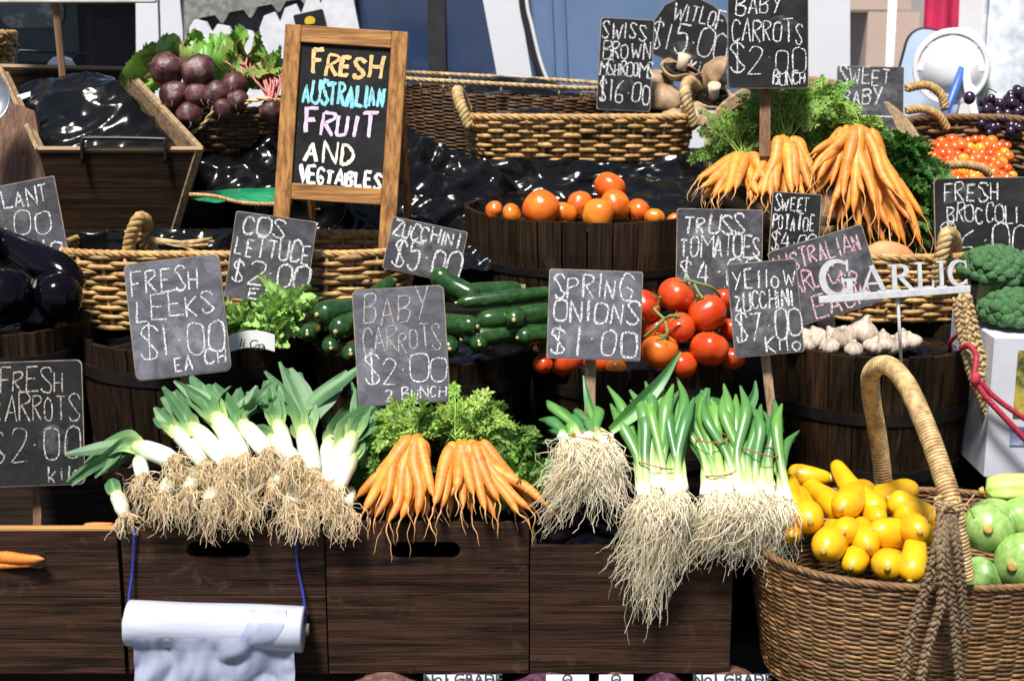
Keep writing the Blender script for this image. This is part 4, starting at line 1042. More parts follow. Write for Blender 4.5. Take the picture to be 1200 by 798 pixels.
for ch, x, w, h in (('G', -88, 44, 44), ('A', -40, 33, 31), ('R', -7, 31, 31), ('L', 24, 25, 31), ('I', 45, 22, 31), ('C', 63, 28, 31)):
    mb = MB()
    for j, ol in enumerate(letter_shapes(ch)):
        mb.slab([((x + px * w) * kg, (4.2 + py * h - (2 if ch == 'G' else 0)) * kg) for px, py in ol], .0090, Mx @ Matrix.Translation((0, 0, .0045 - .00035 * j)))
    mb.build('cut_letter', m_alu, gl, smooth=False)
# ------------------------------------------------------------------ produce
pr = random.Random(77)
m_tom_r = M('tomato_red', (0.50, 0.032, 0.006), (0.58, 0.075, 0.009), scale=14, rough=0.26, coat=0.12, sss=0.12, c3=(.60, .14, .015), c3scale=13, c3ramp=(.55, .8))
m_tom_o = M('tomato_orange', (0.60, 0.085, 0.008), (0.66, 0.15, 0.012), scale=14, rough=0.26, coat=0.12, sss=0.12, c3=(.66, .24, .02), c3scale=13, c3ramp=(.55, .8))
m_tom_a = M('tomato_amber', (0.66, 0.21, 0.014), (0.64, 0.14, 0.010), scale=14, rough=0.26, coat=0.12, sss=0.12)
m_calyx = M('green_stalk', (0.10, 0.16, 0.03), (0.20, 0.22, 0.06), scale=40, rough=0.6)
def orient(M0, ax):
    q = V((0, 0, 1)).rotation_difference(V(ax).normalized()); return M0 @ q.to_matrix().to_4x4()
def tomato(mb, c, r, ax, seed):
    rr = random.Random(seed); lob = rr.randint(4, 6); ph = rr.uniform(0, 6); am = rr.uniform(.014, .042)
    Mx = orient(Matrix.Translation(c), ax)
    mb.ball((0, 0, 0), r, r, r * rr.uniform(.80, .93), 32, 20, Mx, fn=lambda d: 1 + am * math.cos(lob * math.atan2(d.y, d.x) + ph) * (1 - d.z * d.z) ** .5 - .13 * max(0, d.z - .80) / .2)
    return Mx
def calyx(mb, Mx, r, seed):
    rr = random.Random(seed)
    top = .80 * r
    for k in range(5):
        a = 2 * math.pi * k / 5 + rr.uniform(-.2, .2)
        pts = [V((math.cos(a) * q * r, math.sin(a) * q * r, top + z * r)) for q, z in ((.04, .03), (.25, .06), (.48, .0), (.66, .08 * rr.uniform(-1, 2)))]
        mb.ribbon([Mx @ p for p in cr(pts, 3)], [r * .16 * (1 - i / 10.5) for i in range(10)], Mx.to_3x3() @ V((-math.sin(a), math.cos(a), 0)))
    mb.tube([Mx @ V((0, 0, top)), Mx @ V((.03 * r, 0, top + .25 * r))], r * .06, 6)
def tomato_thing(label, px, py, Y, rpx, m, ax=None, group='loose tomatoes in the wide half barrel', show_calyx=False, cat='tomato'):
    c = P(px, py, Y); r = rpx * mp(Y, py); t = thing('tomato', label, cat, c, group)
    ax = ax or (pr.uniform(-.8, .8), pr.uniform(-.3, .9), pr.uniform(-.4, .9))
    mb = MB(); Mx = tomato(mb, c, r, ax, int(px * 7 + py)); mb.build('flesh', m, t)
    if show_calyx:
        mb = MB(); calyx(mb, Mx, r, int(px)); mb.build('calyx', m_calyx, t)
for lab, px, py, Y, r, m in (
    ('small orange tomato farthest along the barrel rim on the chalkboard side', 579, 247, 1.10, 12, m_tom_o),
    ('small orange tomato low between the end one and the big red one', 600, 251, 1.05, 13, m_tom_a),
    ('big red-orange tomato at the front edge of the wide barrel', 634, 244, 1.06, 22, m_tom_o),
    ('amber tomato tucked behind the big red-orange one', 660, 251, 1.12, 17, m_tom_a),
    ('orange-red tomato in the second row behind the amber ones', 680, 241, 1.16, 17, m_tom_o),
    ('tomato crowning the heap in the wide barrel', 715, 220, 1.20, 20, m_tom_o),
    ('large tomato just under the one crowning the heap', 721, 241, 1.12, 20, m_tom_o),
    ('amber tomato at the front centre of the heap', 701, 252, 1.04, 20, m_tom_a),
    ('orange tomato half sunk beside the large one under the crown', 748, 248, 1.13, 15, m_tom_o),
    ('low amber tomato at the far end next to the black plastic', 767, 255, 1.08, 12, m_tom_a),
    ('amber tomato barely showing over the barrel rim', 790, 258, 1.06, 9, m_tom_a)):
    tomato_thing(lab, px, py, Y, r, m)
# truss tomatoes
def truss(label, toms, vines, Y):
    t = thing('tomato_truss', label, 'tomato truss', P(toms[0][0], toms[0][1], Y), 'trusses of tomatoes')
    for i, (px, py, y, r, m, ax) in enumerate(toms):
        c = P(px, py, y); q = r * mp(y, py); mb = MB(); Mx = tomato(mb, c, q, ax, px * 3 + py); o = mb.build('tomato', m, t)
        mb = MB(); calyx(mb, Mx, q, px); c_ = mb.build('calyx', m_calyx, o); c_.location = (0, 0, 0)
    mb = MB()
    for v in vines: mb.tube(cr([P(*q) for q in v], 6), 0.0042, 7)
    mb.build('vine', m_calyx, t)
truss('truss of bright red tomatoes heaped highest, its green vine on top', [(793, 346, .58, 22.5, m_tom_r, (.5, -.1, .8)), (829, 367, .52, 24, m_tom_r, (-.5, .1, .8)), (849, 350, .60, 14, m_tom_r, (0, .3, .8)), (857, 386, .56, 14, m_tom_r, (.5, .2, .6))],
      [[(803, 327, .56), (818, 332, .54), (834, 337, .55), (843, 346, .57)], [(812, 330, .55), (820, 345, .52), (826, 350, .51)]], .55)
truss('truss of orange-red tomatoes lying low with a bare branched vine', [(757, 358, .52, 20, m_tom_r, (.7, -.2, .5)), (796, 384, .49, 19, m_tom_r, (-.3, -.3, .8)), (773, 411, .44, 22.5, m_tom_o, (.2, -.3, .85)), (768, 384, .53, 17, m_tom_r, (0, 0, 1))],
      [[(766, 362, .46), (778, 373, .44), (786, 370, .43), (796, 372, .44)], [(755, 395, .44), (768, 384, .43), (779, 373, .44)], [(766, 362, .46), (772, 360, .47)], [(779, 375, .44), (782, 388, .42), (780, 396, .42)]], .48)
truss('truss of dark red tomatoes at the barrel rim beside the yellow zucchini sign', [(831, 409, .46, 23.5, m_tom_r, (.2, .5, .7)), (800, 428, .46, 18, m_tom_r, (-.2, .4, .7)), (858, 420, .50, 15, m_tom_r, (.2, .4, .7))], [[(815, 402, .44), (822, 394, .46), (826, 388, .50)]], .46)
truss('truss of small tomatoes showing under the spring onion sign', [(636, 427, .48, 12, m_tom_r, (.2, .4, .7)), (663, 424, .52, 19, m_tom_r, (-.2, .4, .7)), (722, 432, .46, 13, m_tom_a, (.2, .4, .7)), (700, 425, .52, 17, m_tom_r, (.2, .4, .7))], [[(640, 416, .50), (652, 410, .52), (668, 408, .53)]], .48)
# cherry tomatoes
m_cherry = M('cherry_tomato_skin', (0.62, 0.045, 0.008), (0.80, 0.17, 0.014), scale=6, rough=0.15, coat=0.5)
m_cherry_y = M('cherry_tomato_yellow', (0.85, 0.36, 0.02), (0.80, 0.25, 0.015), scale=6, rough=0.15, coat=0.5)
mb = MB(); mb.ball((0, 0, 0), .0195, .0195, .0185, 16, 10); ch0 = None; n = 0
for j in range(8):
    for i in range(14):
        u, v = (i + .5 * (j % 2) + pr.uniform(-.2, .2)) / 13, j / 7
        px = 1072 + 122 * u; py = 218 - 46 * v + pr.uniform(-2, 2) - (6 if .2 < u < .8 else 0) * v
        if px > 1190 - 10 * v: continue
        c = P(px, py, 1.36 + .26 * v); 
        yel = pr.random() < .13
        if ch0 is None:
            o = ch0 = MB.build(mb, 'cherry_tomato', m_cherry, loc=V())
            chy = ch0.data.copy(); chy.materials[0] = m_cherry_y
        else:
            o = ch0.copy(); COL.objects.link(o)
        if yel: o.data = chy
        o.location = c; o.scale = [pr.uniform(.85, 1.2)] * 3
        tag(o, 'small yellow cherry tomato among the red ones in the heap' if yel else 'small red cherry tomato in the heap behind the broccoli sign', 'cherry tomato', 'yellow cherry tomatoes' if yel else 'red cherry tomatoes')

# carrots
m_carrot = M('carrot_skin', (0.92, 0.90, 0.88), (0.72, 0.62, 0.5), scale=14, stretch=(1, 1, 1), rough=0.5, attr=True, bump=0.35, bscale=60, sss=.08)
m_fern = M('carrot_fern', (0.95, 0.95, 0.95), (0.6, 0.65, 0.55), scale=15, rough=0.55, attr=True, transl=.25)
CAR = (0.76, 0.30, 0.046)
def carrot_mb(a, c, r, rr, tail=None, bend=.04, col=CAR):
    mb = MB(); d = c - a; u, w = frame(d)
    m1 = a.lerp(c, .35) + (u * rr.uniform(-1, 1) + w * rr.uniform(-1, 1)) * d.length * bend; m2 = a.lerp(c, .7) + (u * rr.uniform(-1, 1) + w * rr.uniform(-1, 1)) * d.length * bend
    pts = cr([a, m1, m2, c], 12); n = len(pts)
    cc = tint(rr, col, .13, .06)
    rad = []
    for i in range(n):
        t = i / (n - 1); q = r * (1 - .62 * t ** 1.5) * (1 + .05 * noise.noise(V((i * .9, rr.random(), d.x * 40))))
        if t < .12: q *= (.45 + .55 * (t / .12) ** .5)
        if t > .9: q *= 1 - .75 * (t - .9) / .1
        rad.append(q)
    cols = [tuple(x * (1 + .16 * noise.noise(V((i * .9, a.x * 31, c.x * 17)))) * (.74 if rr.random() < .13 else 1) for x in cc) for i in range(n)]
    if tail:
        p = pts[-1]; dr = (pts[-1] - pts[-2]).normalized(); L = tail; step = L / 9
        for k in range(9):
            dr = (dr + V((rr.uniform(-.5, .5), rr.uniform(-.35, .25), rr.uniform(-.6, .12)))).normalized(); p = p + dr * step
            pts.append(p); rad.append(max(.0006, r * .10 * (1 - k / 9))); cols.append(tuple(.5 * x + .5 * y for x, y in zip(cc, (.8, .55, .3))))
    mb.tube(pts, rad, 12, cols)
    return mb
def fern(mb, o, d, L, rr, col, droop=.5, pin=8, wd=.34, leaf=.0125):
    d = d.normalized(); pts = [o]; p = o; step = L / 9
    for k in range(9):
        d = (d + V((rr.uniform(-.12, .12), rr.uniform(-.12, .12), -droop * .12 * k / 4))).normalized(); p = p + d * step; pts.append(p)
    cc = tint(rr, col, .3, .08); st = (cc[0] * 1.6, cc[1] * 1.5, cc[2] * 1.4)
    mb.tube(pts, [.0024 * (1 - .07 * i) for i in range(10)], 4, st, cap=False)
    u, w = frame(d)
    side = u * rr.uniform(-1, 1) + w * rr.uniform(-1, 1)
    for k in range(pin * 2):
        t = .28 + .72 * (k // 2) / (pin - 1); i = min(int(t * 9), 8); q = pts[i].lerp(pts[i + 1], t * 9 - i)
        tg = (pts[i + 1] - pts[i]).normalized(); sd = (side - tg * side.dot(tg)).normalized() * (1 if k % 2 else -1)
        pl = L * wd * (1.15 - t) * rr.uniform(.7, 1.2)
        dr = (sd + tg * .55 + V((rr.uniform(-.3, .3), rr.uniform(-.3, .3), rr.uniform(-.3, .3)))).normalized()
        nn = dr.cross(tg).normalized()
        for m in range(5):
            b0 = q + dr * pl * (m + .6) / 5
            for sg in (-1, 1):
                ld = (dr * .8 + tg * sg * .8 + nn * rr.uniform(-.6, .6)).normalized(); ll = leaf * rr.uniform(.7, 1.4)
                lw = ld.cross(nn).normalized() * ll * .26
                c2 = tint(rr, cc, .25)
                mb.add([b0, b0 + ld * ll * .5 + lw, b0 + ld * ll, b0 + ld * ll * .5 - lw], [(0, 1, 2, 3)], c2)
FERN = (0.27, 0.44, 0.075)
def carrot_bunch(label, crown, tips, rpx, seed, greens, tails=.07, group='bunches of carrots', spread=.02, fcol=FERN, L=.16, nf=34):
    rr = random.Random(seed); c0 = P(*crown); k = mp(crown[2], crown[1])
    t = thing('carrot_bunch', label, 'carrot bunch', c0, group)
    ex = []
    for a_, c_ in zip(tips, tips[1:] + tips[:1]):
        if abs(a_[0] - c_[0]) < 45: ex.append(((a_[0] + c_[0]) / 2 + rr.uniform(-6, 6), (a_[1] + c_[1]) / 2 + rr.uniform(-12, 6), (a_[2] + c_[2]) / 2 + .035, rr.uniform(.6, .85)))
    tips = list(tips) + ex
    for i, tp in enumerate(tips):
        q = P(tp[0], tp[1], tp[2]); r = rpx * k * rr.uniform(.85, 1.15) * (tp[3] if len(tp) > 3 else 1)
        a = c0 + V((rr.uniform(-1, 1) * spread + (q.x - c0.x) * .15, rr.uniform(-.5, .5) * spread - (.012 if tp[2] < crown[2] - .08 else 0), rr.uniform(-.6, .3) * spread))
        if len(tp) > 4: a = P(*tp[4])
        carrot_mb(a, q, r, rr, rr.uniform(.4, 1.2) * tails).build('carrot', m_carrot, t)
    mb = MB()
    for i in range(nf):
        gx, gy, gz = greens[i % len(greens)]
        d = V((gx + rr.uniform(-.45, .45), gy + rr.uniform(-.3, .3), gz + rr.uniform(-.3, .4)))
        fern(mb, c0 + V((rr.uniform(-1, 1) * .018, rr.uniform(0, .02), rr.uniform(-.01, .015))), d, L * rr.uniform(.6, 1.15), rr, fcol, droop=rr.uniform(.5, 1.3))
    mb.build('fern_leaves', m_fern, t)
    return t
carrot_bunch('front carrot bunch beneath the smudged carrots sign', (484, 512, .10),
    [(426, 600, -.02), (440, 606, -.05), (455, 612, -.06), (470, 608, -.04), (489, 604, -.06), (497, 580, -.03), (508, 582, -.04), (418, 583, .03), (462, 590, -.02), (478, 592, -.03), (447, 580, .0), (432, 590, .02), (500, 605, -.02)], 9.2, 5,
    [(-.5, .5, .35), (.0, .7, .45), (.3, .6, .3), (-.9, .4, .0)], tails=.08, L=.105, nf=60)
carrot_bunch('front carrot bunch nearest the spring onions', (542, 517, .10),
    [(509, 592, -.05), (517, 596, -.03), (543, 594, -.05), (535, 575, -.03), (555, 580, -.04), (569, 598, -.06), (585, 588, -.03), (608, 602, -.05), (622, 598, -.03), (641, 592, -.02), (596, 590, .0), (528, 600, .01), (553, 601, .0), (580, 606, -.01)], 9.0, 6,
    [(.2, .6, .5), (.8, .5, .15), (.5, .6, .5), (1.1, .4, -.1), (-.1, .7, .3)], tails=.08, L=.125, nf=84)
carrot_bunch('back carrot bunch lowest by the hoop rim, roots pointing outwards', (872, 182, 1.14),
    [(820, 221, 1.0), (829, 214, 1.04), (842, 227, 1.0), (850, 228, .98), (836, 232, 1.0), (862, 222, .99), (825, 232, 1.03), (888, 228, .99), (897, 210, 1.02), (816, 212, 1.08), (880, 236, 1.0)], 7.8, 7, [(-.2, .7, .6), (.3, .7, .7), (.6, .5, .5)], tails=.08, L=.18, nf=30)
carrot_bunch('back carrot bunch hanging just under the sign stake', (922, 162, 1.14),
    [(893, 230, .99), (903, 230, .98), (910, 226, 1.0), (928, 226, .98), (934, 220, .98), (942, 231, .98), (950, 224, .99), (920, 236, .99), (900, 238, 1.01), (938, 238, 1.01), (876, 224, 1.02), (884, 233, 1.0), (957, 232, 1.0), (964, 224, 1.02)], 8.0, 8, [(-.2, .7, .7), (.3, .6, .9), (.0, .4, 1.0), (-.6, .5, .6)], tails=.08, L=.21, nf=46)
carrot_bunch('largest back carrot bunch fanning downwards with long stringy roots', (1003, 150, 1.12),
    [(951, 180, 1.02), (951, 204, 1.0), (958, 212, .98), (956, 226, .99), (988, 232, .94), (987, 256, .96), (1025, 240, .93), (1008, 271, .96), (1049, 226, .95), (1083, 256, .97), (1079, 287, .96), (1061, 287, .96),
     (970, 258, .99), (982, 262, .99), (1030, 262, .96), (1042, 268, .96), (1054, 280, .97), (1000, 250, .94), (1070, 262, .95), (1012, 226, .93), (1038, 290, .98), (963, 190, 1.0), (1062, 240, .96), (975, 240, .96), (1020, 282, .99)],
    8.0, 9, [(.1, .9, .2), (.8, .7, .0), (-.6, .6, .5), (1.0, .4, -.2), (.9, .3, -.5)], tails=.13, L=.11, nf=60, spread=.03)
# extra greens behind, falling over the hoop
def loose_greens(label, spots, seed, col=(0.075, 0.20, 0.035), L=.15, n=24):
    rr = random.Random(seed); mb = MB()
    for (px, py, Y) in spots:
        for i in range(n):
            fern(mb, P(px, py, Y) + V((rr.uniform(-.04, .04), rr.uniform(-.03, .03), rr.uniform(-.04, .02))), V((rr.uniform(-1, 1), rr.uniform(-.7, .2), rr.uniform(-.4, 1))), L * rr.uniform(.5, 1.0), rr, col, droop=1.0)
    return tag(mb.build('carrot_greenery', m_fern), label, 'carrot greenery', 'heaps of carrot tops')
loose_greens('dense dark carrot tops spilling over beside the cherry tomatoes', [(1056, 188, 1.18), (1068, 208, 1.14), (1078, 235, 1.08), (1062, 200, 1.18), (1050, 180, 1.2), (1084, 262, 1.04), (1072, 230, 1.1)], 3, n=30, L=.11)
loose_greens('bright carrot tops heaped behind the sign stake', [(880, 155, 1.30), (905, 140, 1.32), (940, 132, 1.34), (955, 128, 1.34), (866, 170, 1.26), (950, 145, 1.26), (925, 140, 1.3)], 4, col=(.24, .42, .08), n=30, L=.14)
loose_greens('dark carrot tops falling behind the front bunches', [(600, 545, .16), (585, 520, .22), (610, 560, .12), (455, 540, .18), (440, 545, .16), (565, 505, .24), (500, 492, .26)], 5, col=(.17, .33, .06), n=24, L=.11)
# loose crate carrots
for lab, a, c, r in (('carrot poking out of the hand slot of the end crate', (-30, 652, .03), (52, 655, -.028), 9.5), ('slim carrot lying under another in the hand slot', (-30, 664, .02), (40, 662, -.022), 5.0), ('pale carrot lying along the top of the end crate', (98, 617, .03), (134, 614, .028), 4.5)):
    tag(carrot_mb(P(*a), P(*c), r * mp(0, 650), pr, bend=.01, col=(.80, .24, .03)).build('carrot', m_carrot), lab, 'carrot', 'loose carrots in the end crate')

# leeks
m_leek = M('leek_skin', (0.98, 0.98, 0.96), (0.84, 0.88, 0.80), scale=4, stretch=(8, 8, 8), rough=0.42, attr=True, bump=0.25, bscale=70, transl=.06)
m_root = M('root_fibre', (0.98, 0.97, 0.95), (0.92, 0.87, 0.78), scale=40, rough=0.8, attr=True, transl=.3)
LW, LP, LG, LD = (.86, .87, .78), (.46, .58, .22), (.10, .225, .085), (.045, .13, .060)
def lerp3(a, c, t): return tuple(x + (y - x) * t for x, y in zip(a, c))
def rootlet(mb, p, d, L, rr, r, col, grav=.25, curl=.6, n=9, sides=3):
    pts = [p]; d = d.normalized(); st = L / n; c1 = tint(rr, col, .25)
    for k in range(n):
        d = (d + V((rr.uniform(-1, 1), rr.uniform(-1, .8), rr.uniform(-1, 1))) * curl + V((0, -.02, -grav))).normalized(); p = p + d * st; pts.append(p)
    pts = cr(pts, 2)
    mb.tube(pts, [r * (1 - .6 * i / len(pts)) for i in range(len(pts))], sides, c1, cap=False)
def leek(label, base, mid, tips, rpx, seed, n_root=110, rootcol=(.96, .80, .53), blade=1.0, rl=.10):
    rr = random.Random(seed); b0, m0 = P(*base), P(*mid); k = mp(base[2], base[1]); r = rpx * k * .80
    av = sum((P(*q[:3]) for q in tips), V()) / len(tips); m0 = m0.lerp(av, .16)
    t = thing('leek', label, 'leek', b0, 'leeks laid over the front crate')
    pts = cr([b0, b0.lerp(m0, .5) + V((0, 0, .004)), m0], 7); n = len(pts)
    cols = [lerp3(LW, LP, max(0, (i / (n - 1) - .38) / .62) ** 1.1) for i in range(n)]
    mb = MB(); mb.tube(pts, [r * (.80 + .3 * min(1, i / 3)) * (1 - .35 * max(0, i / n - .7) / .3) for i in range(n)], 14, cols); mb.build('shaft', m_leek, t)
    d0 = (m0 - b0).normalized()
    tips = list(tips) + [(tp[0] + rr.uniform(-30, 30), tp[1] + rr.uniform(-14, 26), tp[2] - rr.uniform(-.03, .06), rr.uniform(.45, .85)) for tp in (tips[:2] * 3) if len(tips) > 1]
    for j, tp in enumerate(tips):
        e = P(*tp[:3]); wd = r * 2.4 * blade * (tp[3] if len(tp) > 3 else 1); L = (e - m0).length
        s0 = b0.lerp(m0, .80) + V((rr.uniform(-.3, .3) * r, -r * .15 * j, rr.uniform(-.2, .2) * r))
        q = cr([s0, m0 + d0 * L * .22, m0.lerp(e, .6) + d0 * L * .10, e], 6); nn = len(q)
        cs = [lerp3(lerp3(LP, LG, min(1, i / nn / .35)), lerp3(LG, LD, rr.uniform(.2, 1)), max(0, (i / nn - .35) / .65)) for i in range(nn)]
        ws = [wd * (.55 + .5 * min(1, i / 5)) * (1 - .85 * max(0, i / nn - .55) / .45) for i in range(nn)]
        vein = [rr.uniform(.72, 1.2) for _ in range(11)]
        vd = (CAM - m0).normalized(); sd = d0.cross(vd).normalized() if d0.cross(vd).length > .1 else V((1, 0, 0))
        sd = (sd + vd * rr.uniform(-.5, .5)).normalized()
        mb = MB(); mb.ribbon(q, ws, sd, lambda i, k: tuple(x * vein[k] for x in cs[i]), fold=rr.choice((-1, 1)) * rr.uniform(.10, .28), across=10)
        o = mb.build('leaf_blade', m_leek, t)
    mb = MB()
    nd = -d0
    for i in range(n_root):
        a = rr.uniform(0, 6.28); u, w = frame(nd); q = rr.random() ** .5
        o = b0 + (u * math.cos(a) + w * math.sin(a)) * r * q * .9 + nd * r * .1
        d = nd * rr.uniform(.3, 1.0) + (u * math.cos(a) + w * math.sin(a)) * rr.uniform(.2, 1.0) + V((0, -.25, 0))
        rootlet(mb, o, d, rl * rr.uniform(.35, 1.0), rr, rr.choice((.0008, .0010, .0013)), rr.choice((rootcol, rootcol, (.98, .88, .66))), grav=rr.uniform(.1, .6), curl=.8)
    mb.build('root_fringe', m_root, t)
    mb = MB(); mb.ball(b0 + nd * r * .1, r * .95, fn=lambda d: 1 + .2 * noise.noise(d * 4), col=(.55, .42, .24), seg=12, rings=8); mb.build('root_plate', m_root, t)
    return t
leek('leek lying flat with dark leaves pointing out over the empty crate', (205, 540, .0), (168, 520, .08), [(100, 545, .14, 1.2), (112, 556, .10, 1.0), (128, 530, .18, .9)], 13, 1)
leek('short cut leek at the end of the pile above the bare crate', (146, 603, .0), (136, 580, .02), [(130, 561, .04, .9)], 10, 2, n_root=70, rl=.07)
leek('leek with two broad leaves rising close under the leeks sign', (266, 543, .0), (228, 507, .12), [(205, 458, .24, 1.1), (200, 474, .26, 1.0), (226, 462, .26, .9)], 13, 3)
leek('leek with a thick white shaft in the centre of the left bunch', (286, 540, -.01), (255, 495, .12), [(220, 456, .25, 1.2), (243, 450, .28, 1.0), (272, 452, .27, 1.0)], 14, 4)
leek('leek bending towards the lettuce barrel with a pale leaf', (314, 532, .0), (284, 505, .10), [(280, 455, .24, 1.1), (303, 456, .22, .9), (262, 468, .26, .9)], 13, 5)
leek('leek lying low across the middle, its leaf torn and short', (346, 541, .0), (318, 516, .08), [(325, 505, .20, 1.0), (300, 503, .22, 1.0)], 12, 6)
leek('tall leek with two wide leaves spread in a V', (366, 556, .0), (357, 514, .10), [(338, 432, .27, 1.3), (405, 434, .27, 1.35), (322, 470, .22, .8), (352, 436, .28, .8)], 14, 7)
leek('white leek leaning outwards beside the smudged carrots sign', (383, 570, -.01), (398, 525, .09), [(452, 478, .20, 1.4), (462, 492, .22, 1.1), (418, 480, .22, 1.0)], 13, 8)
leek('leek under the outermost one, its shaft bright and bare', (392, 577, -.02), (412, 540, .06), [(432, 512, .16, 1.0), (415, 500, .18, .8)], 12, 9)
leek('thin leek with upright leaves behind the leeks sign stake', (240, 545, .03), (205, 505, .14), [(188, 480, .24, .8), (196, 492, .24, 1.0), (180, 490, .22, .8)], 11, 10)
leek('leek hidden behind the tall V leek, dark leaf to the side', (376, 560, .03), (384, 520, .14), [(416, 470, .26, 1.0), (408, 494, .24, 1.0)], 11, 11)
leek('leek lying endwise low with only its white butt showing', (318, 570, -.03), (334, 554, .03), [(350, 530, .14, .7)], 10, 12, n_root=60)
leek('leek with two broad leaves sweeping out below the smudged carrots sign', (390, 566, .0), (408, 518, .10), [(450, 462, .24, 1.2), (430, 452, .26, 1.0), (462, 476, .22, .9)], 12, 13)
leek('leek wedged between the pale leafed one and the tall V leek', (338, 545, .02), (326, 505, .12), [(312, 446, .26, 1.1), (340, 455, .27, .9)], 12, 14)
for i, (bx, by, lab) in enumerate([(168, 560, 'leek root ball lowest of the left heap'), (192, 582, 'leek root ball hanging over the crate lip near the string'), (222, 575, 'leek root ball under the flat leek'), (247, 590, 'leek root ball above the hand slot'), (290, 584, 'leek root ball below the thick white shaft'), (340, 592, 'leek root ball dangling below the torn leek'), (365, 590, 'leek root ball under the tall V leek'), (404, 596, 'leek root ball touching the carrots'), (268, 566, 'leek root ball tucked in mid heap')]):
    leek(lab, (bx, by, -.02 - .004 * (i % 3)), (bx + pr.uniform(-14, 14), by - 20, .05), [(bx + pr.uniform(-10, 10), by - 28, .12, .5)], 10, 30 + i, n_root=105, rl=.11)

# spring onions
m_onion = M('spring_onion_skin', (0.98, 0.98, 0.96), (0.86, 0.88, 0.80), scale=6, rough=0.35, attr=True, coat=.1)
OG, OB, OL, OW = (.060, .19, .060), (.15, .34, .06), (.50, .64, .26), (.88, .88, .80)
m_band = M('red_rubber_band', (0.42, 0.10, 0.05), rough=.5)
def onions(label, bulbs, tops, nst, rpx, seed, roots, bands, nroot=260, flow=(0, -.1, -1), tipspread=24, group='bunches of spring onions', extra=None):
    rr = random.Random(seed); b0, t0 = P(*bulbs), P(*tops); k = mp(bulbs[2], bulbs[1])
    t = thing('spring_onion_bunch', label, 'spring onions', b0, group)
    ends = []
    for i in range(nst):
        f = (i + .5) / nst * 2 - 1
        u = V((f * 29 * k + rr.uniform(-4, 4) * k, rr.uniform(-.035, .02), rr.uniform(-.01, .012)))
        a = b0 + u; e = t0 + V(((f * 1.1 + rr.uniform(-1.1, 1.1)) * tipspread * k, rr.uniform(-.05, .03), rr.uniform(-.05, .04)))
        md = a.lerp(e, .45); md.x = a.x + (e.x - a.x) * .3 - u.x * .25; md.y -= .015
        pts = cr([a, a.lerp(md, .5), md, md.lerp(e, .55) + V((rr.uniform(-.018, .018), -.014, .012)), e], 5); n = len(pts)
        r = rpx * k * rr.uniform(.8, 1.15); cg = lerp3(OG, OB, rr.random() ** 1.5)
        cols = []; rad = []
        for j in range(n):
            q = j / (n - 1)
            cols.append(lerp3(OW, OL, q / .2) if q < .2 else lerp3(OL, cg, (q - .2) / .3) if q < .5 else cg)
            rad.append(r * ((1.15 - .3 * min(1, q / .15)) if q < .15 else (.85 + .45 * max(0, q - .4) / .35 if q < .75 else 1.3 * (1 - .8 * (q - .75) / .25))))
        mb = MB(); mb.tube(pts, rad, 9, cols, flat=.75); mb.build('stalk', m_onion, t)
        ends.append((a, (a - pts[1]).normalized()))
    mb = MB()
    R0 = [P(*q) for q in roots]
    for i in range(nroot):
        a, d = ends[i % len(ends)]; e = (rr.choice(R0) if rr.random() < .75 else a + V((0, -.03, -.13))) + V((rr.gauss(0, .024), rr.uniform(-.02, .02), rr.gauss(0, .024))); s = rr.uniform(.45, 1.05)
        e = a.lerp(e, s); m_ = a.lerp(e, .4) + V((rr.gauss(0, .010), -.035 + rr.gauss(0, .012), .012 + rr.gauss(0, .008)))
        q = cr([a + d * .002, m_, a.lerp(e, .75) + V((rr.gauss(0, .012), -.012 + rr.gauss(0, .01), rr.gauss(0, .008))), e], 4)
        wv = rr.uniform(0, 9); rs_ = rr.choice((.0007, .0010, .0013))
        q = [p + V((noise.noise(V((j * .6, wv, 0))), noise.noise(V((j * .6, wv, 5))), noise.noise(V((j * .6, wv, 9))))) * .009 for j, p in enumerate(q)]
        mb.tube(q, [rs_ * (1 - .55 * j / len(q)) for j in range(len(q))], 3, tint(rr, (1.0, .94, .76), .08), cap=False)
    mb.build('root_fringe', m_root, t)
    for (px, py, Y, wpx, tl) in bands:
        c = P(px, py, Y); kk = mp(Y, py); Mx = Matrix.Translation(c) @ Matrix.Rotation(R(tl), 4, 'Y')
        pts = [Mx @ V((wpx * kk * math.cos(q * .3142), .030 * math.sin(q * .3142), .004 * math.sin(q * .63))) for q in range(21)]
        mb = MB(); mb.tube(pts, .0017, 6, cap=False); mb.build('rubber_band', m_band, t)
    if extra:
        for e in extra:
            q = cr([P(*p) for p in e[0]], 7); n = len(q); mb = MB(); vein = [rr.uniform(.7, 1.2) for _ in range(9)]
            vd = (CAM - q[n // 2]).normalized(); sd = (q[-1] - q[0]).normalized().cross(vd) + vd * rr.uniform(-.5, .5)
            mb.ribbon(q, [e[1] * k * 2.1 * (.5 + .5 * min(1, j / 5)) * (1 - .92 * max(0, j / n - .45) / .55) for j in range(n)], sd, lambda j, kk_: tuple(x * vein[kk_] for x in lerp3(OB, OG, min(1, j / 8))), fold=-.25, across=8)
            mb.build('long_leaf', m_onion, t)
    return t
onions('spring onion bunch lying sideways, a long leaf arching up past the sign', (690, 517, .06), (668, 486, .22), 15, 6.0, 1, [(640, 590, -.03), (655, 600, -.04), (690, 600, -.05), (715, 590, -.05), (735, 610, -.05), (632, 620, -.02), (650, 560, -.03), (730, 560, -.04)], [(690, 510, .05, 24, 0)], nroot=1000,
       extra=[([(715, 505, .10), (745, 478, .14), (775, 445, .18), (797, 412, .24)], 9.5), ([(700, 500, .12), (690, 470, .2), (684, 440, .26)], 5), ([(680, 500, .12), (660, 482, .2), (640, 470, .26)], 4), ([(690, 505, .12), (650, 515, .16), (610, 520, .18)], 3.5)])
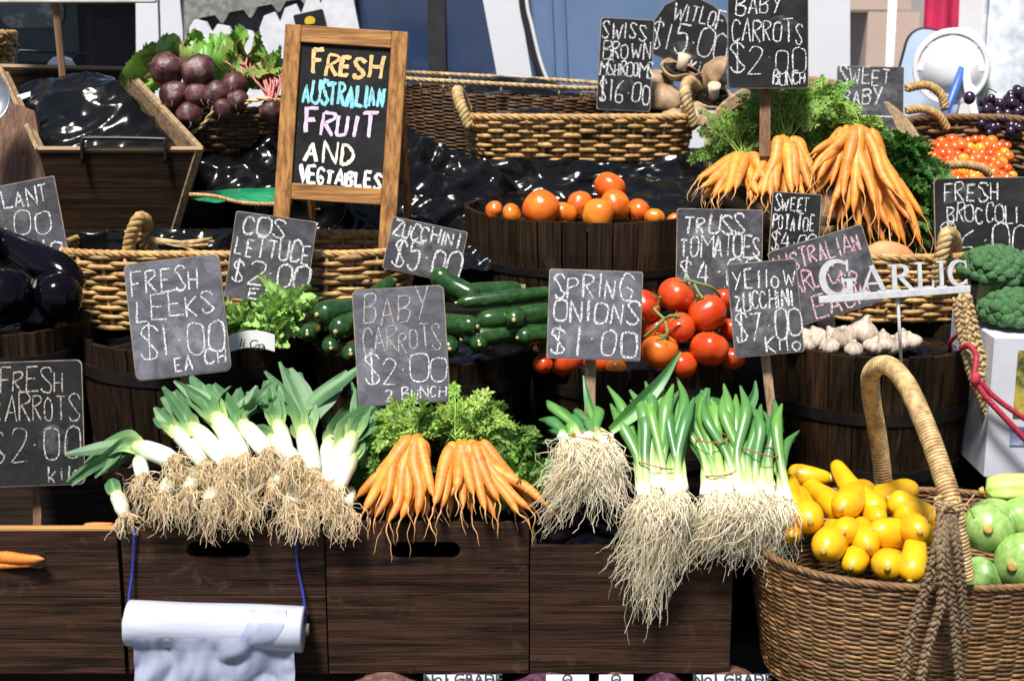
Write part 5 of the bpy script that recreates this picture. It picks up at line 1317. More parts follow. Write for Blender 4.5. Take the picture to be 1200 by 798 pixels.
onions('spring onion bunch with the longest hanging roots, in the middle', (775, 573, -.01), (768, 462, .22), 19, 6.0, 2, [(740, 690, -.06), (752, 735, -.06), (770, 700, -.06), (790, 680, -.06), (720, 670, -.05), (760, 720, -.06), (805, 660, -.05), (740, 640, -.05)], [(772, 543, .03, 23, 4)], nroot=950, tipspread=30,
       extra=[([(770, 500, .14), (800, 470, .2), (832, 478, .24), (868, 500, .22)], 8), ([(792, 500, .14), (830, 470, .22), (870, 482, .24)], 5)])
onions('spring onion bunch tied with two red bands, leaves flaring', (856, 578, -.01), (828, 466, .22), 16, 6.2, 3, [(800, 650, -.05), (825, 655, -.06), (850, 655, -.06), (870, 640, -.06), (810, 630, -.05), (880, 660, -.05), (835, 640, -.06)], [(834, 514, .08, 19, -6), (845, 552, .03, 20, -18)], nroot=800, tipspread=34,
       extra=[([(846, 512, .12), (866, 488, .16), (882, 466, .2), (885, 446, .24)], 8.5), ([(828, 500, .13), (822, 478, .18), (830, 455, .22)], 13), ([(838, 500, .13), (848, 482, .18), (852, 462, .22)], 10), ([(822, 505, .12), (802, 492, .18), (790, 478, .22)], 10)])
onions('spring onion bunch at the end beside the yellow zucchini', (897, 577, -.01), (892, 488, .2), 14, 5.8, 4, [(890, 655, -.06), (905, 660, -.06), (912, 640, -.06), (900, 670, -.06), (880, 640, -.05), (918, 620, -.05)], [(892, 528, .05, 22, 8)], nroot=620, tipspread=26,
       extra=[([(880, 512, .12), (872, 492, .18), (884, 478, .22)], 11), ([(905, 520, .12), (912, 496, .16), (918, 506, .14)], 6)])

# green zucchini, yellow zucchini, pale squash
m_zuc = M('zucchini_skin', (0.012, 0.042, 0.009), (0.034, 0.10, 0.017), scale=50, detail=6, ramp=(.45, .75), rough=0.22, coat=.3)
m_zend = M('zucchini_scar', (0.62, 0.50, 0.26), (0.36, 0.22, 0.08), scale=90, rough=.7)
m_yz = M('yellow_zucchini_skin', (0.74, 0.43, 0.008), (0.68, 0.345, 0.006), scale=22, detail=8, rough=0.33, coat=.06, sss=.08, bump=.25, bscale=60, c3=(.44, .24, .03), c3scale=26, c3ramp=(.60, .82))
m_yend = M('yellow_zucchini_scar', (0.55, 0.36, 0.08), (0.30, 0.19, 0.05), scale=120, rough=.7)
m_yst = M('yellow_zucchini_stem', (0.50, 0.48, 0.08), (0.26, 0.32, 0.06), scale=60, rough=.6)
m_pale = M('pale_squash_skin', (0.20, 0.36, 0.08), (0.36, 0.52, 0.16), scale=60, detail=8, ramp=(.4, .65), rough=.3, coat=.2)
m_dgreen = M('striped_squash_skin', (0.10, 0.24, 0.05), (0.28, 0.42, 0.14), scale=22, ramp=(.4, .62), rough=.3, coat=.2)
def fruit(name, label, cat, group, a, c, r, m, mend, rr, shape='zuc', scar=True, stem=None, bend=.03):
    a, c = P(*a), P(*c)
    if name == 'yellow_zucchini' and not stem: c = a + (c - a) * 1.65
    t = thing(name, label, cat, a.lerp(c, .5), group)
    d = c - a; u, w = frame(d)
    pts = cr([a, a.lerp(c, .5) + (u * rr.uniform(-1, 1) + w * rr.uniform(-1, 1)) * d.length * bend, c], 10); n = len(pts)
    rad = []
    for i in range(n):
        q = i / (n - 1)
        e0 = min(1, max(0, q / .22)); e1 = min(1, max(0, (1 - q) / .22))
        f = math.sqrt(max(0, 1 - (1 - e0) ** 2)) if shape != 'neck' else math.sqrt(max(0, 1 - (1 - e0) ** 2))
        g = math.sqrt(max(0, 1 - (1 - e1) ** 2))
        body = 1.0 if shape == 'zuc' else (1.0 - .42 * max(0, q - .35) / .65 if shape == 'neck' else 1.0)
        if shape == 'zuc': g = .55 + .45 * g
        if shape == 'neck': g = .75 + .25 * g
        rad.append(max(.0015, r * body * f * g))
    mb = MB(); mb.tube(pts, rad, 20); sd_ = rr.uniform(0, 50); mb.v = [pts[i_ // 20] + (p_ - pts[i_ // 20]) * (1 + .10 * noise.noise(p_ * 14 + V((sd_, 0, 0))) + .03 * noise.noise(p_ * 60)) for i_, p_ in enumerate(mb.v)]; mb.build('skin', m, t)
    if scar:
        dd = (pts[0] - pts[1]).normalized(); mb = MB(); mb.lathe([(r * .20, -.004), (r * .19, .0015), (r * .12, .003), (r * .02, .0022)], orient(Matrix.Translation(pts[0]), dd), 12); mb.build('blossom_scar', mend, t)
    if stem:
        dd = (pts[-1] - pts[-2]).normalized(); q = pts[-1]; mb = MB(); rs = rad[-1]
        mb.lathe([(rs * 1.0, -.003), (rs * .85, stem * .3), (rs * .75, stem * .8), (rs * .95, stem), (rs * .2, stem + .001)], orient(Matrix.Translation(q), dd), 10, lobe=lambda r_, h, an, f_: (r_ * (1 + .12 * math.cos(5 * an)), h)); mb.build('stem', m_yst if m is m_yz else m_calyx, t)
    return t
ZG = 'green zucchini in the dark half barrel'
for lab, a, c, r in (
    ('long shiny zucchini topmost of the heap', (534, 355, .50), (652, 342, .56), 8.5), ('thick zucchini just below the topmost one', (556, 376, .47), (650, 365, .52), 13),
    ('zucchini showing its pale blossom end beside the smudged carrots sign', (560, 383, .44), (510, 378, .52), 13), ('zucchini pointing at the viewer with an orange blossom end', (602, 375, .43), (608, 366, .60), 13),
    ('zucchini at the far end of the heap, low by the spring onion sign', (606, 396, .42), (655, 391, .50), 11), ('zucchini end in the shade at the bottom of the heap', (562, 404, .40), (560, 396, .55), 11),
    ('zucchini leaning up against the zucchini sign', (506, 318, .60), (560, 350, .56), 13), ('zucchini with a star shaped blossom end by the lettuce', (371, 369, .44), (420, 362, .56), 15), 
    ('zucchini second from the lettuce, blossom end low', (393, 389, .42), (420, 368, .56), 14), ('zucchini behind the sign stake tip, dark and short', (430, 352, .62), (460, 330, .70), 10),
    ('small zucchini end in the black shade below the star ended one', (360, 392, .43), (366, 386, .58), 11), ('zucchini end lowest in the shade beside the lettuce barrel', (388, 408, .41), (392, 400, .55), 11), 
    ('zucchini end half behind the smudged sign, low', (411, 415, .41), (416, 408, .55), 12), ('zucchini end peeping out past the smudged sign edge', (527, 409, .41), (522, 400, .55), 12),
    ('zucchini resting across the back of the heap', (520, 345, .60), (610, 338, .66), 11), ('zucchini lying under the thick one', (540, 398, .46), (650, 384, .52), 13)):
    fruit('green_zucchini', lab, 'zucchini', ZG, a, c, r * mp(.47, 380), m_zuc, m_zend, pr, stem=.012)
YG_ = 'yellow zucchini in the big basket'
for lab, a, c, r, st in (
    ('yellow zucchini at the back of the heap with its green-tipped stem showing', (922, 552, .26), (972, 556, .22), 15, .022),
    ('yellow zucchini topping the row behind the round ends', (988, 598, .02), (958, 574, .16), 16, 0), ('stubby yellow zucchini with its end facing out near the spring onions', (950, 606, -.08), (936, 586, .06), 20, 0),
    ('plump yellow zucchini in the middle row, pointing down', (985, 592, -.02), (1004, 582, .14), 19, 0), ('round yellow zucchini end in the very centre', (988, 618, -.10), (996, 608, .04), 17, 0),
    ('long yellow zucchini lying diagonal near the top', (1034, 597, .02), (1000, 562, .14), 17, 0), ('round yellow zucchini lowest at the basket rim', (965, 641, -.16), (974, 628, -.02), 20, 0),
    ('yellow zucchini with a brown scar, low middle', (1018, 637, -.12), (1004, 622, .02), 18, 0), ('yellow zucchini half hidden low at the rim', (997, 660, -.16), (1002, 648, -.04), 16, 0),
    ('long yellow zucchini lying across beside the handle', (1021, 617, -.08), (1077, 622, -.04), 18, 0), ('yellow zucchini at the rim just before the handle cords', (1040, 660, -.18), (1054, 646, -.04), 20, 0),
    ('long yellow zucchini slanting against the handle', (1040, 578, .06), (1086, 600, .02), 17, 0), ('small yellow zucchini wedged below the slanting one', (1031, 602, -.03), (1024, 590, .1), 14, 0),
    ('yellow zucchini pressed against the handle base', (1078, 618, -.13), (1066, 602, .0), 18, 0), ('yellow zucchini standing upright behind the cords', (1066, 676, -.19), (1070, 640, -.12), 16, 0),
    ('yellow zucchini peeping past the onion roots, low', (928, 622, -.08), (920, 606, .06), 15, 0), ('yellow zucchini peeping past the onion roots, high', (926, 594, .0), (922, 574, .12), 17, 0),
    ('yellow zucchini beyond the handle beside the pale squash', (1128, 606, -.02), (1112, 600, .1), 13, 0), ('yellow zucchini sunk at the back against the barrel', (1012, 585, .12), (1050, 575, .22), 16, 0),
    ('yellow zucchini deep in the shade of the heap', (1050, 640, -.04), (1010, 645, .0), 17, 0)):
    a = (a[0], a[1] + 5, a[2] - .01); c = (c[0], c[1] + 4, c[2])
    fruit('yellow_zucchini', lab, 'yellow zucchini', YG_, a, c, r * .97 * mp(0, 610), m_yz, m_yend, pr, shape='neck' if st or (pr.random() < .4) else 'egg', stem=st or None, bend=.06, scar=True)
for lab, a, c, r, m in (
    ('round pale green squash facing out beside the handle', (1158, 620, -.13), (1170, 608, .08), 29, m_pale), ('long pale green squash lying behind the round one', (1180, 612, -.02), (1240, 586, .1), 24, m_pale),
    ('large pale green squash low at the picture-side rim', (1186, 664, -.18), (1230, 650, -.04), 31, m_pale), ('mottled darker squash half under the round one', (1138, 668, -.14), (1166, 686, -.10), 21, m_dgreen)):
    fruit('pale_squash', lab.replace('picture-side ', 'basket '), 'squash', 'pale squash in the big basket', a, c, r * mp(-.05, 630), m, m_yend, pr, shape='egg')
m_choko = M('lime_squash_skin', (0.42, 0.62, 0.12), (0.52, 0.68, 0.2), scale=20, rough=.35, coat=.2)
ck = thing('ribbed_squash', 'lime green ribbed squash on top of the pale ones', 'squash', P(1186, 572, .12)); mb = MB(); Mx = orient(Matrix.Translation(P(1190, 573, .12)), (1, -.1, .1)); r = 19 * mp(.12, 570)
mb.lathe([(r * .1, -.07), (r * .8, -.062), (r, -.03), (r * .95, .02), (r * .8, .06), (r * .3, .08)], Mx, 40, lobe=lambda r_, h, a, f: (r_ * (1 + .07 * math.cos(8 * a)), h)); mb.build('skin', m_choko, ck)
mb = MB(); mb.lathe([(r * .3, -.075), (r * .2, -.085), (.002, -.086)], Mx, 10); mb.build('blossom_scar', m_yend, ck)

# eggplants
m_egg = M('eggplant_skin', (0.002, 0.0015, 0.003), (0.004, 0.002, 0.005), rough=.11, spec=.20)
m_egc = M('eggplant_cap', (0.16, 0.22, 0.06), (0.08, 0.14, 0.03), scale=30, rough=.6)
def eggplant(label, a, c, r, cap=True):
    a, c = P(*a), P(*c); t = thing('eggplant', label, 'eggplant', a.lerp(c, .5), 'eggplants in the end barrel'); k = mp(.55, 340)
    pts = cr([a, a.lerp(c, .5) + V((0, 0, .008)), c], 9); n = len(pts); rad = []
    for i in range(n):
        q = i / (n - 1); e0 = min(1, q / .3); f = math.sqrt(max(0, 1 - (1 - e0) ** 2)); rad.append(max(.001, r * k * f * (1 - .45 * max(0, q - .3) / .7)))
    mb = MB(); mb.tube(pts, rad, 24); mb.build('skin', m_egg, t)
    if cap:
        d = (pts[-1] - pts[-2]).normalized(); R1 = rad[-1]; mb = MB(); mb.lathe([(R1 * 1.06, -.03), (R1 * 1.04, .002), (R1 * .3, .008), (R1 * .22, .03), (.001, .031)], orient(Matrix.Translation(pts[-1]), d), 15, lobe=lambda r_, h, an, f: (r_, h + (.012 * math.cos(5 * an) if f < .1 else 0))); mb.build('cap', m_egc, t)
eggplant('long eggplant lying diagonally on top of the others', (96, 338, .60), (-10, 276, .78), 24)
eggplant('round eggplant facing out, nearest the barrel edge', (12, 354, .44), (-10, 342, .66), 34)
eggplant('smaller eggplant facing out beside the wicker basket', (76, 357, .48), (52, 334, .66), 28)
eggplant('eggplant standing high at the very end of the heap', (4, 300, .72), (-46, 270, .78), 26)
eggplant('eggplant sunk low between the two facing out', (46, 378, .50), (40, 360, .7), 24)

# garlic
m_garlic = M('garlic_skin', (0.56, 0.48, 0.38), (0.38, 0.28, 0.22), scale=60, stretch=(2, 2, .4), rough=.55, c3=(.36, .22, .22), c3scale=30, c3ramp=(.6, .8), bump=.3, bscale=40, transl=.05)
for i, (px, py, Y, r, lab) in enumerate([
    (912, 421, .52, 14, 'garlic bulb at the end by the yellow zucchini sign'), (932, 416, .55, 15, 'garlic bulb second from the yellow zucchini sign'), (958, 408, .54, 16, 'upright garlic bulb standing third along the rim'),
    (973, 417, .49, 13, 'garlic bulb low at the barrel rim, in front of the upright one'), (988, 412, .52, 17, 'garlic bulb beside the largest, on the sign side'), (1011, 403, .55, 21, 'largest garlic bulb, opened into cloves, atop the heap'),
    (1022, 417, .48, 14, 'garlic bulb under the largest one at the rim'), (1046, 412, .50, 15, 'garlic bulb right behind the metal rod'), (1068, 416, .51, 14, 'last garlic bulb beside the black plastic'),
    (1000, 420, .47, 13, 'garlic bulb at the rim centre behind the wrapped handle'), (946, 421, .48, 13, 'garlic bulb sunk at the rim behind the sign stake'), (1034, 405, .57, 13, 'garlic bulb at the back against the plastic'),
    (922, 409, .60, 13, 'garlic bulb at the back behind the yellow zucchini sign'), (942, 408, .60, 13, 'garlic bulb at the back between sign and upright bulb'), (975, 403, .60, 13, 'garlic bulb at the back behind the upright one'), (991, 402, .60, 13, 'garlic bulb at the back, sign side of the largest'), (1058, 405, .58, 13, 'garlic bulb at the back just past the metal rod'), (1035, 420, .46, 12, 'garlic bulb at the rim directly under the rod'), (1056, 421, .46, 12, 'garlic bulb at the rim past the rod')] + [(920 + 17 * q_ + pr.uniform(-5, 5), 410, .60 + .09 * (q_ % 2), 14, 'garlic bulb half buried in the back of the heap') for q_ in range(6)]):
    yy = max(Y, .49 + abs(px - 1000) * .0008) if px > 925 else .70
    c = P(px, py, yy); c.z = bG[2] + .008 + (yy - .46) * .10 + (.024 if r > 16 else 0); q = r * .9 * mp(Y, py); t = thing('garlic_bulb', lab, 'garlic', c, 'garlic bulbs in the half barrel'); rr = random.Random(i)
    ax = (rr.uniform(-.7, .7), rr.uniform(-.8, .3), 1.0); nl = rr.randint(5, 8); ph = rr.uniform(0, 6)
    Mx = orient(Matrix.Translation(c), ax)
    prof = [(.12, -.66), (.55, -.62), (.9, -.38), (1.0, -.08), (.92, .22), (.66, .50), (.36, .72), (.24, .88), (.19, 1.0), (.12, 1.08)]
    mb = MB(); mb.lathe([(a * q, b_ * q) for a, b_ in prof], Mx, 42, lobe=lambda r_, h, a, f: (r_ * (1 - .16 * abs(math.sin(nl * a / 2 + ph)) ** .3 * 0 - .24 * (1 - abs(math.sin(nl * a / 2 + ph))) ** 3 * (1 if f < .75 else .3)), h)); mb.build('bulb', m_garlic, t)
    mb = MB()
    for k in range(20):
        a = rr.uniform(0, 6.28); rootlet(mb, Mx @ V((.1 * q * math.cos(a), .1 * q * math.sin(a), -.62 * q)), Mx.to_3x3() @ V((math.cos(a), math.sin(a), -.8)), .012, rr, .0006, (.6, .5, .35), n=4)
    mb.build('root_tuft_fringe', m_root, t)

# sweet potatoes
m_swp = M('sweet_potato_skin', (0.60, 0.28, 0.11), (0.48, 0.20, 0.085), scale=12, rough=.65, bump=.4, bscale=40, c3=(.30, .15, .08), c3scale=16, c3ramp=(.62, .75))
for lab, a, c, r in (('sweet potato lying on top of the basket beside the garlic letters', (1006, 298, .86), (1076, 310, .88), 18), ('sweet potato tucked behind the tilted garlic sign', (990, 322, .90), (1040, 330, .92), 14), ('sweet potato sunk by the twisted handle', (1060, 328, .88), (1098, 318, .98), 13)):
    a, c = P(*a), P(*c); mb = MB(); pts = cr([a, a.lerp(c, .5) + V((0, -.01, .01)), c], 8); n = len(pts); k = mp(.87, 300)
    mb.tube(pts, [max(.001, r * k * math.sin(math.pi * min(max(i / (n - 1), .015), .985)) ** .62 * (1 + .08 * noise.noise(V((i * .5, r, 0))))) for i in range(n)], 18); tag(mb.build('sweet_potato', m_swp), lab, 'sweet potato', 'sweet potatoes')

# lettuce
m_let = M('lettuce_leaf', (0.98, 0.98, 0.95), (0.75, 0.82, 0.66), scale=20, rough=.45, attr=True, transl=.22, bump=.3, bscale=60)
def frill(mb, o, d, L, wd, rr, c0, c1, c2, jag=1.0):
    d = d.normalized(); pts = [o]; p = o
    for k in range(7):
        d = (d + V((rr.uniform(-.2, .2), rr.uniform(-.25, .15), -.10 * k / 3 + rr.uniform(-.1, .1)))).normalized(); p = p + d * L / 7; pts.append(p)
    pts = cr(pts, 4); n = len(pts); u, w = frame(d); sd = (u * rr.uniform(-1, 1) + w * rr.uniform(-1, 1)).normalized()
    vs = []; cs = []; ac = 10; ph = rr.uniform(0, 9)
    for i, q in enumerate(pts):
        t = i / (n - 1); tg = (pts[min(i + 1, n - 1)] - pts[max(i - 1, 0)]).normalized(); s = (sd - tg * sd.dot(tg)).normalized(); nn = tg.cross(s)
        W = wd * (.18 + .9 * math.sin(math.pi * min(1, t * .9 + .08)) ** .8)
        for k in range(ac + 1):
            f = k / ac * 2 - 1; e = abs(f) ** 1.5
            vs.append(q + s * f * W / 2 * (1 + .3 * jag * e * noise.noise(V((i * .9, f * 2, ph)))) + nn * (jag * W * .28 * e * noise.noise(V((i * .9 + 3 * f, ph, 1))) * 2 + W * .15 * e))
            cs.append(lerp3(lerp3(c0, c1, min(1, t / .5)), c2, min(1, e * .6 * t + max(0, t - .6))))
    a = ac + 1
    mb.add(vs, [(j * a + k, j * a + k + 1, (j + 1) * a + k + 1, (j + 1) * a + k) for j in range(n - 1) for k in range(ac)], cs)
def lettuce(label, c, n, L, wd, seed, bias):
    rr = random.Random(seed); o = P(*c); t = thing('lettuce', label, 'lettuce', o, 'heads of frilly lettuce')
    for i in range(n):
        d = V((rr.uniform(-1, 1), rr.uniform(-.8, .6), rr.uniform(-.1, 1))) + V(bias); mb = MB()
        frill(mb, o + V((rr.uniform(-.03, .03), rr.uniform(-.03, .03), rr.uniform(-.02, .02))), d, L * rr.uniform(.6, 1.1), wd * rr.uniform(.6, 1.2), rr, (.80, .85, .58), (.48, .66, .22), (.20, .45, .09)); mb.build('leaf', m_let, t)
lettuce('frilly lettuce head facing out over the barrel edge', (318, 396, .57), 60, .11, .034, 1, (.05, -.1, .4)); lettuce('frilly lettuce head at the back, its pale heart up', (335, 372, .62), 60, .12, .036, 2, (0, -.1, .3)); lettuce('frilly lettuce head half behind the leeks sign', (275, 388, .58), 50, .11, .034, 3, (-.1, -.1, .2))
m_paper = M('paper_white', (.78, .78, .76), (.7, .7, .68), rough=.7)
pp = thing('paper_wrap', 'white printed paper tucked in front of the frilly lettuce', 'paper', P(290, 405, .455))
mb = MB(); mb.grid(lambda u, v: P(268 + 54 * u, 393 + 20 * v - 6 * math.sin(u * 3), .432 + .008 * math.sin(u * 5)), 14, 4); mb.build('paper_sheet', m_paper, pp)
def text_mesh(s, size, Mx, name, m, parent, bold=.0):
    cu = bpy.data.curves.new('t', 'FONT'); cu.body = s; cu.size = size; cu.extrude = .0004; cu.offset = bold; cu.align_x = 'CENTER'; cu.align_y = 'CENTER'
    tmp = bpy.data.objects.new('t', cu); me = bpy.data.meshes.new_from_object(tmp); mb = MB(); mb.add([Mx @ v.co for v in me.vertices], [tuple(p.vertices) for p in me.polygons])
    bpy.data.objects.remove(tmp); bpy.data.curves.remove(cu); bpy.data.meshes.remove(me); return mb.build(name, m, parent, smooth=False)
m_ink = M('black_ink', (.012, .012, .014), rough=.5)
text_mesh('li Co', .034, Matrix.Translation(P(296, 404, .424)) @ Matrix.Rotation(R(80), 4, 'X') @ Matrix.Rotation(R(-8), 4, 'Z') , 'printed_lettering', m_ink, pp)

# beetroot
m_beet = M('beetroot_skin', (0.026, 0.008, 0.009), (0.105, 0.034, 0.034), scale=26, rough=.42, bump=.7, bscale=60, c3=(.26, .13, .11), c3scale=24, c3ramp=(.50, .8))
m_bleaf = M('beet_leaf', (0.98, 0.98, 0.95), (0.7, 0.78, 0.6), scale=25, rough=.4, attr=True, transl=.2, bump=.4, bscale=50)
m_bstem = M('beet_stem', (0.40, 0.07, 0.09), (0.52, 0.20, 0.16), scale=20, rough=.4)
def beet_bunch(label, roots, tie, leaves, seed, col=(.13, .33, .035), nst=14):
    rr = random.Random(seed); o = P(*tie); t = thing('beetroot_bunch', label, 'beetroot bunch', o, 'bunches of beetroot')
    for (px, py, Y, r) in roots:
        c = P(px, py, Y); q = r * mp(Y, py); s = rr.uniform(0, 9); mb = MB(); ax = (o - c).normalized()
        mb.ball((0, 0, 0), q, q, q * .95, 24, 16, orient(Matrix.Translation(c), ax), fn=lambda d: 1 + .13 * noise.noise(d * 1.6 + V((s, 0, 0))) + .04 * noise.noise(d * 5 + V((s, 0, 0))) + .12 * max(0, -d.z - .85) * 4); b_ = mb.build('beet', m_beet, t)
        mb = MB(); a = c - ax * q; mb.tube(cr([a, a - ax * q * .2 + V((0, .0, -.004)), a - ax * q * .35 + V((rr.uniform(-.01, .01), 0, -.012))], 4), [.004, .003, .0024, .002, .0016, .0012, .001, .0008, .0006], 5); mb.build('tap_root', m_beet, b_)
    for (px, py, Y, wd) in leaves:
        e = P(px, py, Y); md = o.lerp(e, .5) + V((rr.uniform(-.02, .02), rr.uniform(-.02, .02), .03)); mb = MB()
        mb.tube(cr([o, o.lerp(md, .5), md], 5), .0035, 6); mb.build('stem', m_bstem, t)
        mb = MB(); frill(mb, md - (e - md) * .3, e - md, (e - md).length * 1.5, wd, rr, (.3, .30, .08), col, tint(rr, col, .35), jag=.4); mb.build('leaf', m_bleaf, t)
    for i in range(nst):
        e = P(leaves[i % len(leaves)][0], leaves[i % len(leaves)][1], leaves[i % len(leaves)][2]); mb = MB(); mb.tube(cr([o + V((rr.uniform(-.02, .02), rr.uniform(-.02, .02), 0)), o.lerp(e, .4) + V((rr.uniform(-.03, .03), rr.uniform(-.03, .02), .02)), o.lerp(e, .8) + V((rr.uniform(-.03, .03), 0, 0))], 5), .0032, 6); mb.build('stem', m_bstem, t)
    return t
beet_bunch('beetroot bunch with two big round roots on top, leaves behind', [(196, 82, 1.26, 20), (233, 84, 1.24, 20.5), (205, 112, 1.24, 18), (172 + 60, 112, 1.22, 16), (222, 135, 1.20, 16)], (215, 88, 1.40),
           [(150, 75, 1.42, .10), (165, 95, 1.40, .10), (145, 90, 1.45, .09), (178, 68, 1.46, .10), (225, 52, 1.5, .12), (250, 50, 1.5, .12), (170, 110, 1.36, .08), (205, 70, 1.44, .1), (195, 60, 1.46, .1), (240, 64, 1.44, .1), (258, 84, 1.40, .1), (225, 74, 1.42, .09)], 1, (.26, .46, .09), nst=6)
beet_bunch('beetroot bunch of smaller dusty roots in the middle of the basket', [(254, 112, 1.22, 17), (275, 100, 1.24, 16), (278, 118, 1.20, 13), (262, 128, 1.2, 13)], (285, 92, 1.36),
           [(240, 60, 1.48, .12), (262, 56, 1.5, .14), (285, 62, 1.48, .14), (300, 60, 1.5, .14), (318, 66, 1.48, .12), (270, 72, 1.44, .12), (245, 72, 1.42, .10), (292, 78, 1.42, .10), (310, 84, 1.36, .1), (265, 88, 1.38, .1), (300, 100, 1.34, .1), (320, 96, 1.34, .09), (255, 96, 1.36, .09), (280, 55, 1.5, .12)], 2, (.15, .36, .045), nst=6)
beet_bunch('beetroot bunch with its crimson stems turned outward by the framed blackboard', [(318, 130, 1.20, 14), (340, 128, 1.2, 13)], (318, 118, 1.20),
           [(300, 72, 1.36, .10), (318, 66, 1.38, .10), (332, 70, 1.38, .09), (308, 82, 1.34, .08)], 3, (.12, .30, .04), nst=22)

# broccoli
m_broc = M('broccoli_buds', (0.035, 0.115, 0.040), (0.085, 0.21, 0.065), scale=90, detail=4, rough=.7, bump=1.0, bscale=230, ramp=(.35, .7))
m_bstalk = M('broccoli_stalk', (.22, .36, .12), (.30, .44, .18), scale=20, rough=.5)
nt_ = m_broc.node_tree; b_ = nt_.nodes['Principled BSDF']; vo_ = nt_.nodes.new('ShaderNodeTexVoronoi'); vo_.inputs['Scale'].default_value = 330
tc_ = nt_.nodes.new('ShaderNodeTexCoord'); nt_.links.new(tc_.outputs['Object'], vo_.inputs['Vector']); iv_ = nt_.nodes.new('ShaderNodeMath'); iv_.operation = 'SUBTRACT'; iv_.inputs[0].default_value = 1.0
nt_.links.new(vo_.outputs['Distance'], iv_.inputs[1]); bn_ = nt_.nodes.new('ShaderNodeBump'); bn_.inputs['Strength'].default_value = 1.0; bn_.inputs['Distance'].default_value = .0035
nt_.links.new(iv_.outputs[0], bn_.inputs['Height']); nt_.links.new(bn_.outputs[0], b_.inputs['Normal'])
def broccoli(label, c, rx, seed):
    rr = random.Random(seed); o = P(*c); r = rx * mp(c[2], c[1]); t = thing('broccoli_head', label, 'broccoli', o, 'heads of broccoli'); mb = MB()
    n = 80
    for i in range(n):
        z = 1 - (i + .5) / n * 1.25; a = i * 2.39996; q = math.sqrt(max(0, 1 - z * z)); d = V((q * math.cos(a), q * math.sin(a), z)); s = r * rr.uniform(.17, .25); ph = rr.uniform(0, 9)
        w_ = rr.uniform(.86, 1.06); cc = o + V((d.x * r * .84, d.y * r * .84, d.z * r * .66)) * w_
        mb.ball(cc, s, s, s * .85, 18, 12, fn=lambda e: 1 + .16 * noise.noise(e * 5 + V((ph, 0, 0))) + .07 * noise.noise(e * 14 + V((ph, 3, 0))), col=tint(rr, (1, 1, 1), .2))
    mb.build('floret_crown', m_broc, t)
    mb = MB(); mb.tube([o + V((0, 0, r * .3)), o + V((0, .03, -r * .6)), o + V((0, .05, -r * 1.3))], [r * .4, r * .33, r * .3], 10); mb.build('stalk', m_bstalk, t); return t
broccoli('broccoli head topmost in front of the broccoli sign', (1166, 318, .62), 40, 1); broccoli('broccoli head resting lower on the white carton', (1186, 368, .52), 40, 2); broccoli('broccoli head furthest along at the stall edge', (1228, 340, .66), 38, 3); broccoli('broccoli head tucked behind the topmost one', (1202, 318, .76), 30, 4)

# mushrooms
m_cap = M('mushroom_cap', (0.40, 0.27, 0.155), (0.22, 0.13, 0.07), scale=26, rough=.65, bump=.6, bscale=60, c3=(.60, .48, .32), c3scale=9, c3ramp=(.55, .8))
m_gill = M('mushroom_gills', (0.12, 0.07, 0.05), (0.055, 0.032, 0.024), scale=30, rough=.8)
m_mst = M('mushroom_stem', (0.66, 0.54, 0.38), (0.52, 0.40, 0.27), scale=20, rough=.65)
def mushroom(label, c, rx, ax, seed, cat='mushroom'):
    o = P(*c); r = rx * .9 * mp(c[2], c[1]); t = thing('mushroom', label, cat, o, 'large brown mushrooms'); rr = random.Random(seed); Mx = orient(Matrix.Translation(o), ax); ph = rr.uniform(0, 6)
    lob = lambda r_, h, a, f: (r_ * (1 + .07 * math.cos(2 * a + ph) + .06 * math.cos(3 * a + ph * 2) + .03 * math.cos(7 * a + ph)), h + r * (.10 * math.cos(2 * a + ph) + .07 * math.cos(5 * a + ph * 3)) * (r_ / r) ** 2)
    mb = MB(); mb.lathe([(.01 * r, .42 * r), (.35 * r, .40 * r), (.68 * r, .28 * r), (.92 * r, .06 * r), (1.0 * r, -.10 * r), (.97 * r, -.16 * r), (.90 * r, -.13 * r), (.82 * r, -.06 * r)], Mx, 32, lobe=lob); mb.build('cap', m_cap, t)
    mb = MB(); mb.lathe([(.86 * r, -.11 * r), (.6 * r, -.02 * r), (.25 * r, .02 * r), (.12 * r, .02 * r)], Mx, 64, lobe=lambda r_, h, a, f: (lob(r_, h, a, f)[0], h - r * .02 * math.cos(32 * a))); mb.build('gills', m_gill, t)
    mb = MB(); mb.tube([Mx @ V((0, 0, .05 * r)), Mx @ V((.03 * r, 0, -.35 * r)), Mx @ V((.05 * r, 0, -.85 * r))], [.28 * r, .25 * r, .33 * r], 14); mb.build('stem', m_mst, t)
for i, (lab, c, rx, ax) in enumerate([
    ('mushroom lying on its side behind the black sign, pale stem end up', (797, 84, 1.95), 27, (-.2, .3, -.9)), ('mushroom at the bottom of the mushroom heap, cap rounded towards the basket', (778, 112, 1.90), 26, (0, -.6, .8)),
    ('upturned mushroom showing dark gills under the witlof plate', (836, 116, 1.92), 26, (.1, .55, -.8)), ('mushroom with its cap tipped against the witlof plate', (836, 84, 1.98), 27, (-.7, -.2, .5)),
    ('mushroom cut short by the basket handle', (822, 136, 1.86), 22, (.6, -.3, .6)), ('mushroom deep behind the hoop of the carrot basket', (852, 138, 1.90), 20, (.3, .6, -.6)), ('mushroom showing only its rim by the mushroom sign', (770, 92, 2.0), 24, (.2, -.2, .9)), ('mushroom sunk at the end of the long basket', (790, 140, 1.84), 18, (-.2, -.7, .5)), ('pale mushroom lowest beside the carrots', (858, 160, 1.80), 16, (.4, -.3, .8))]):
    mushroom(lab, c, rx, ax, i)

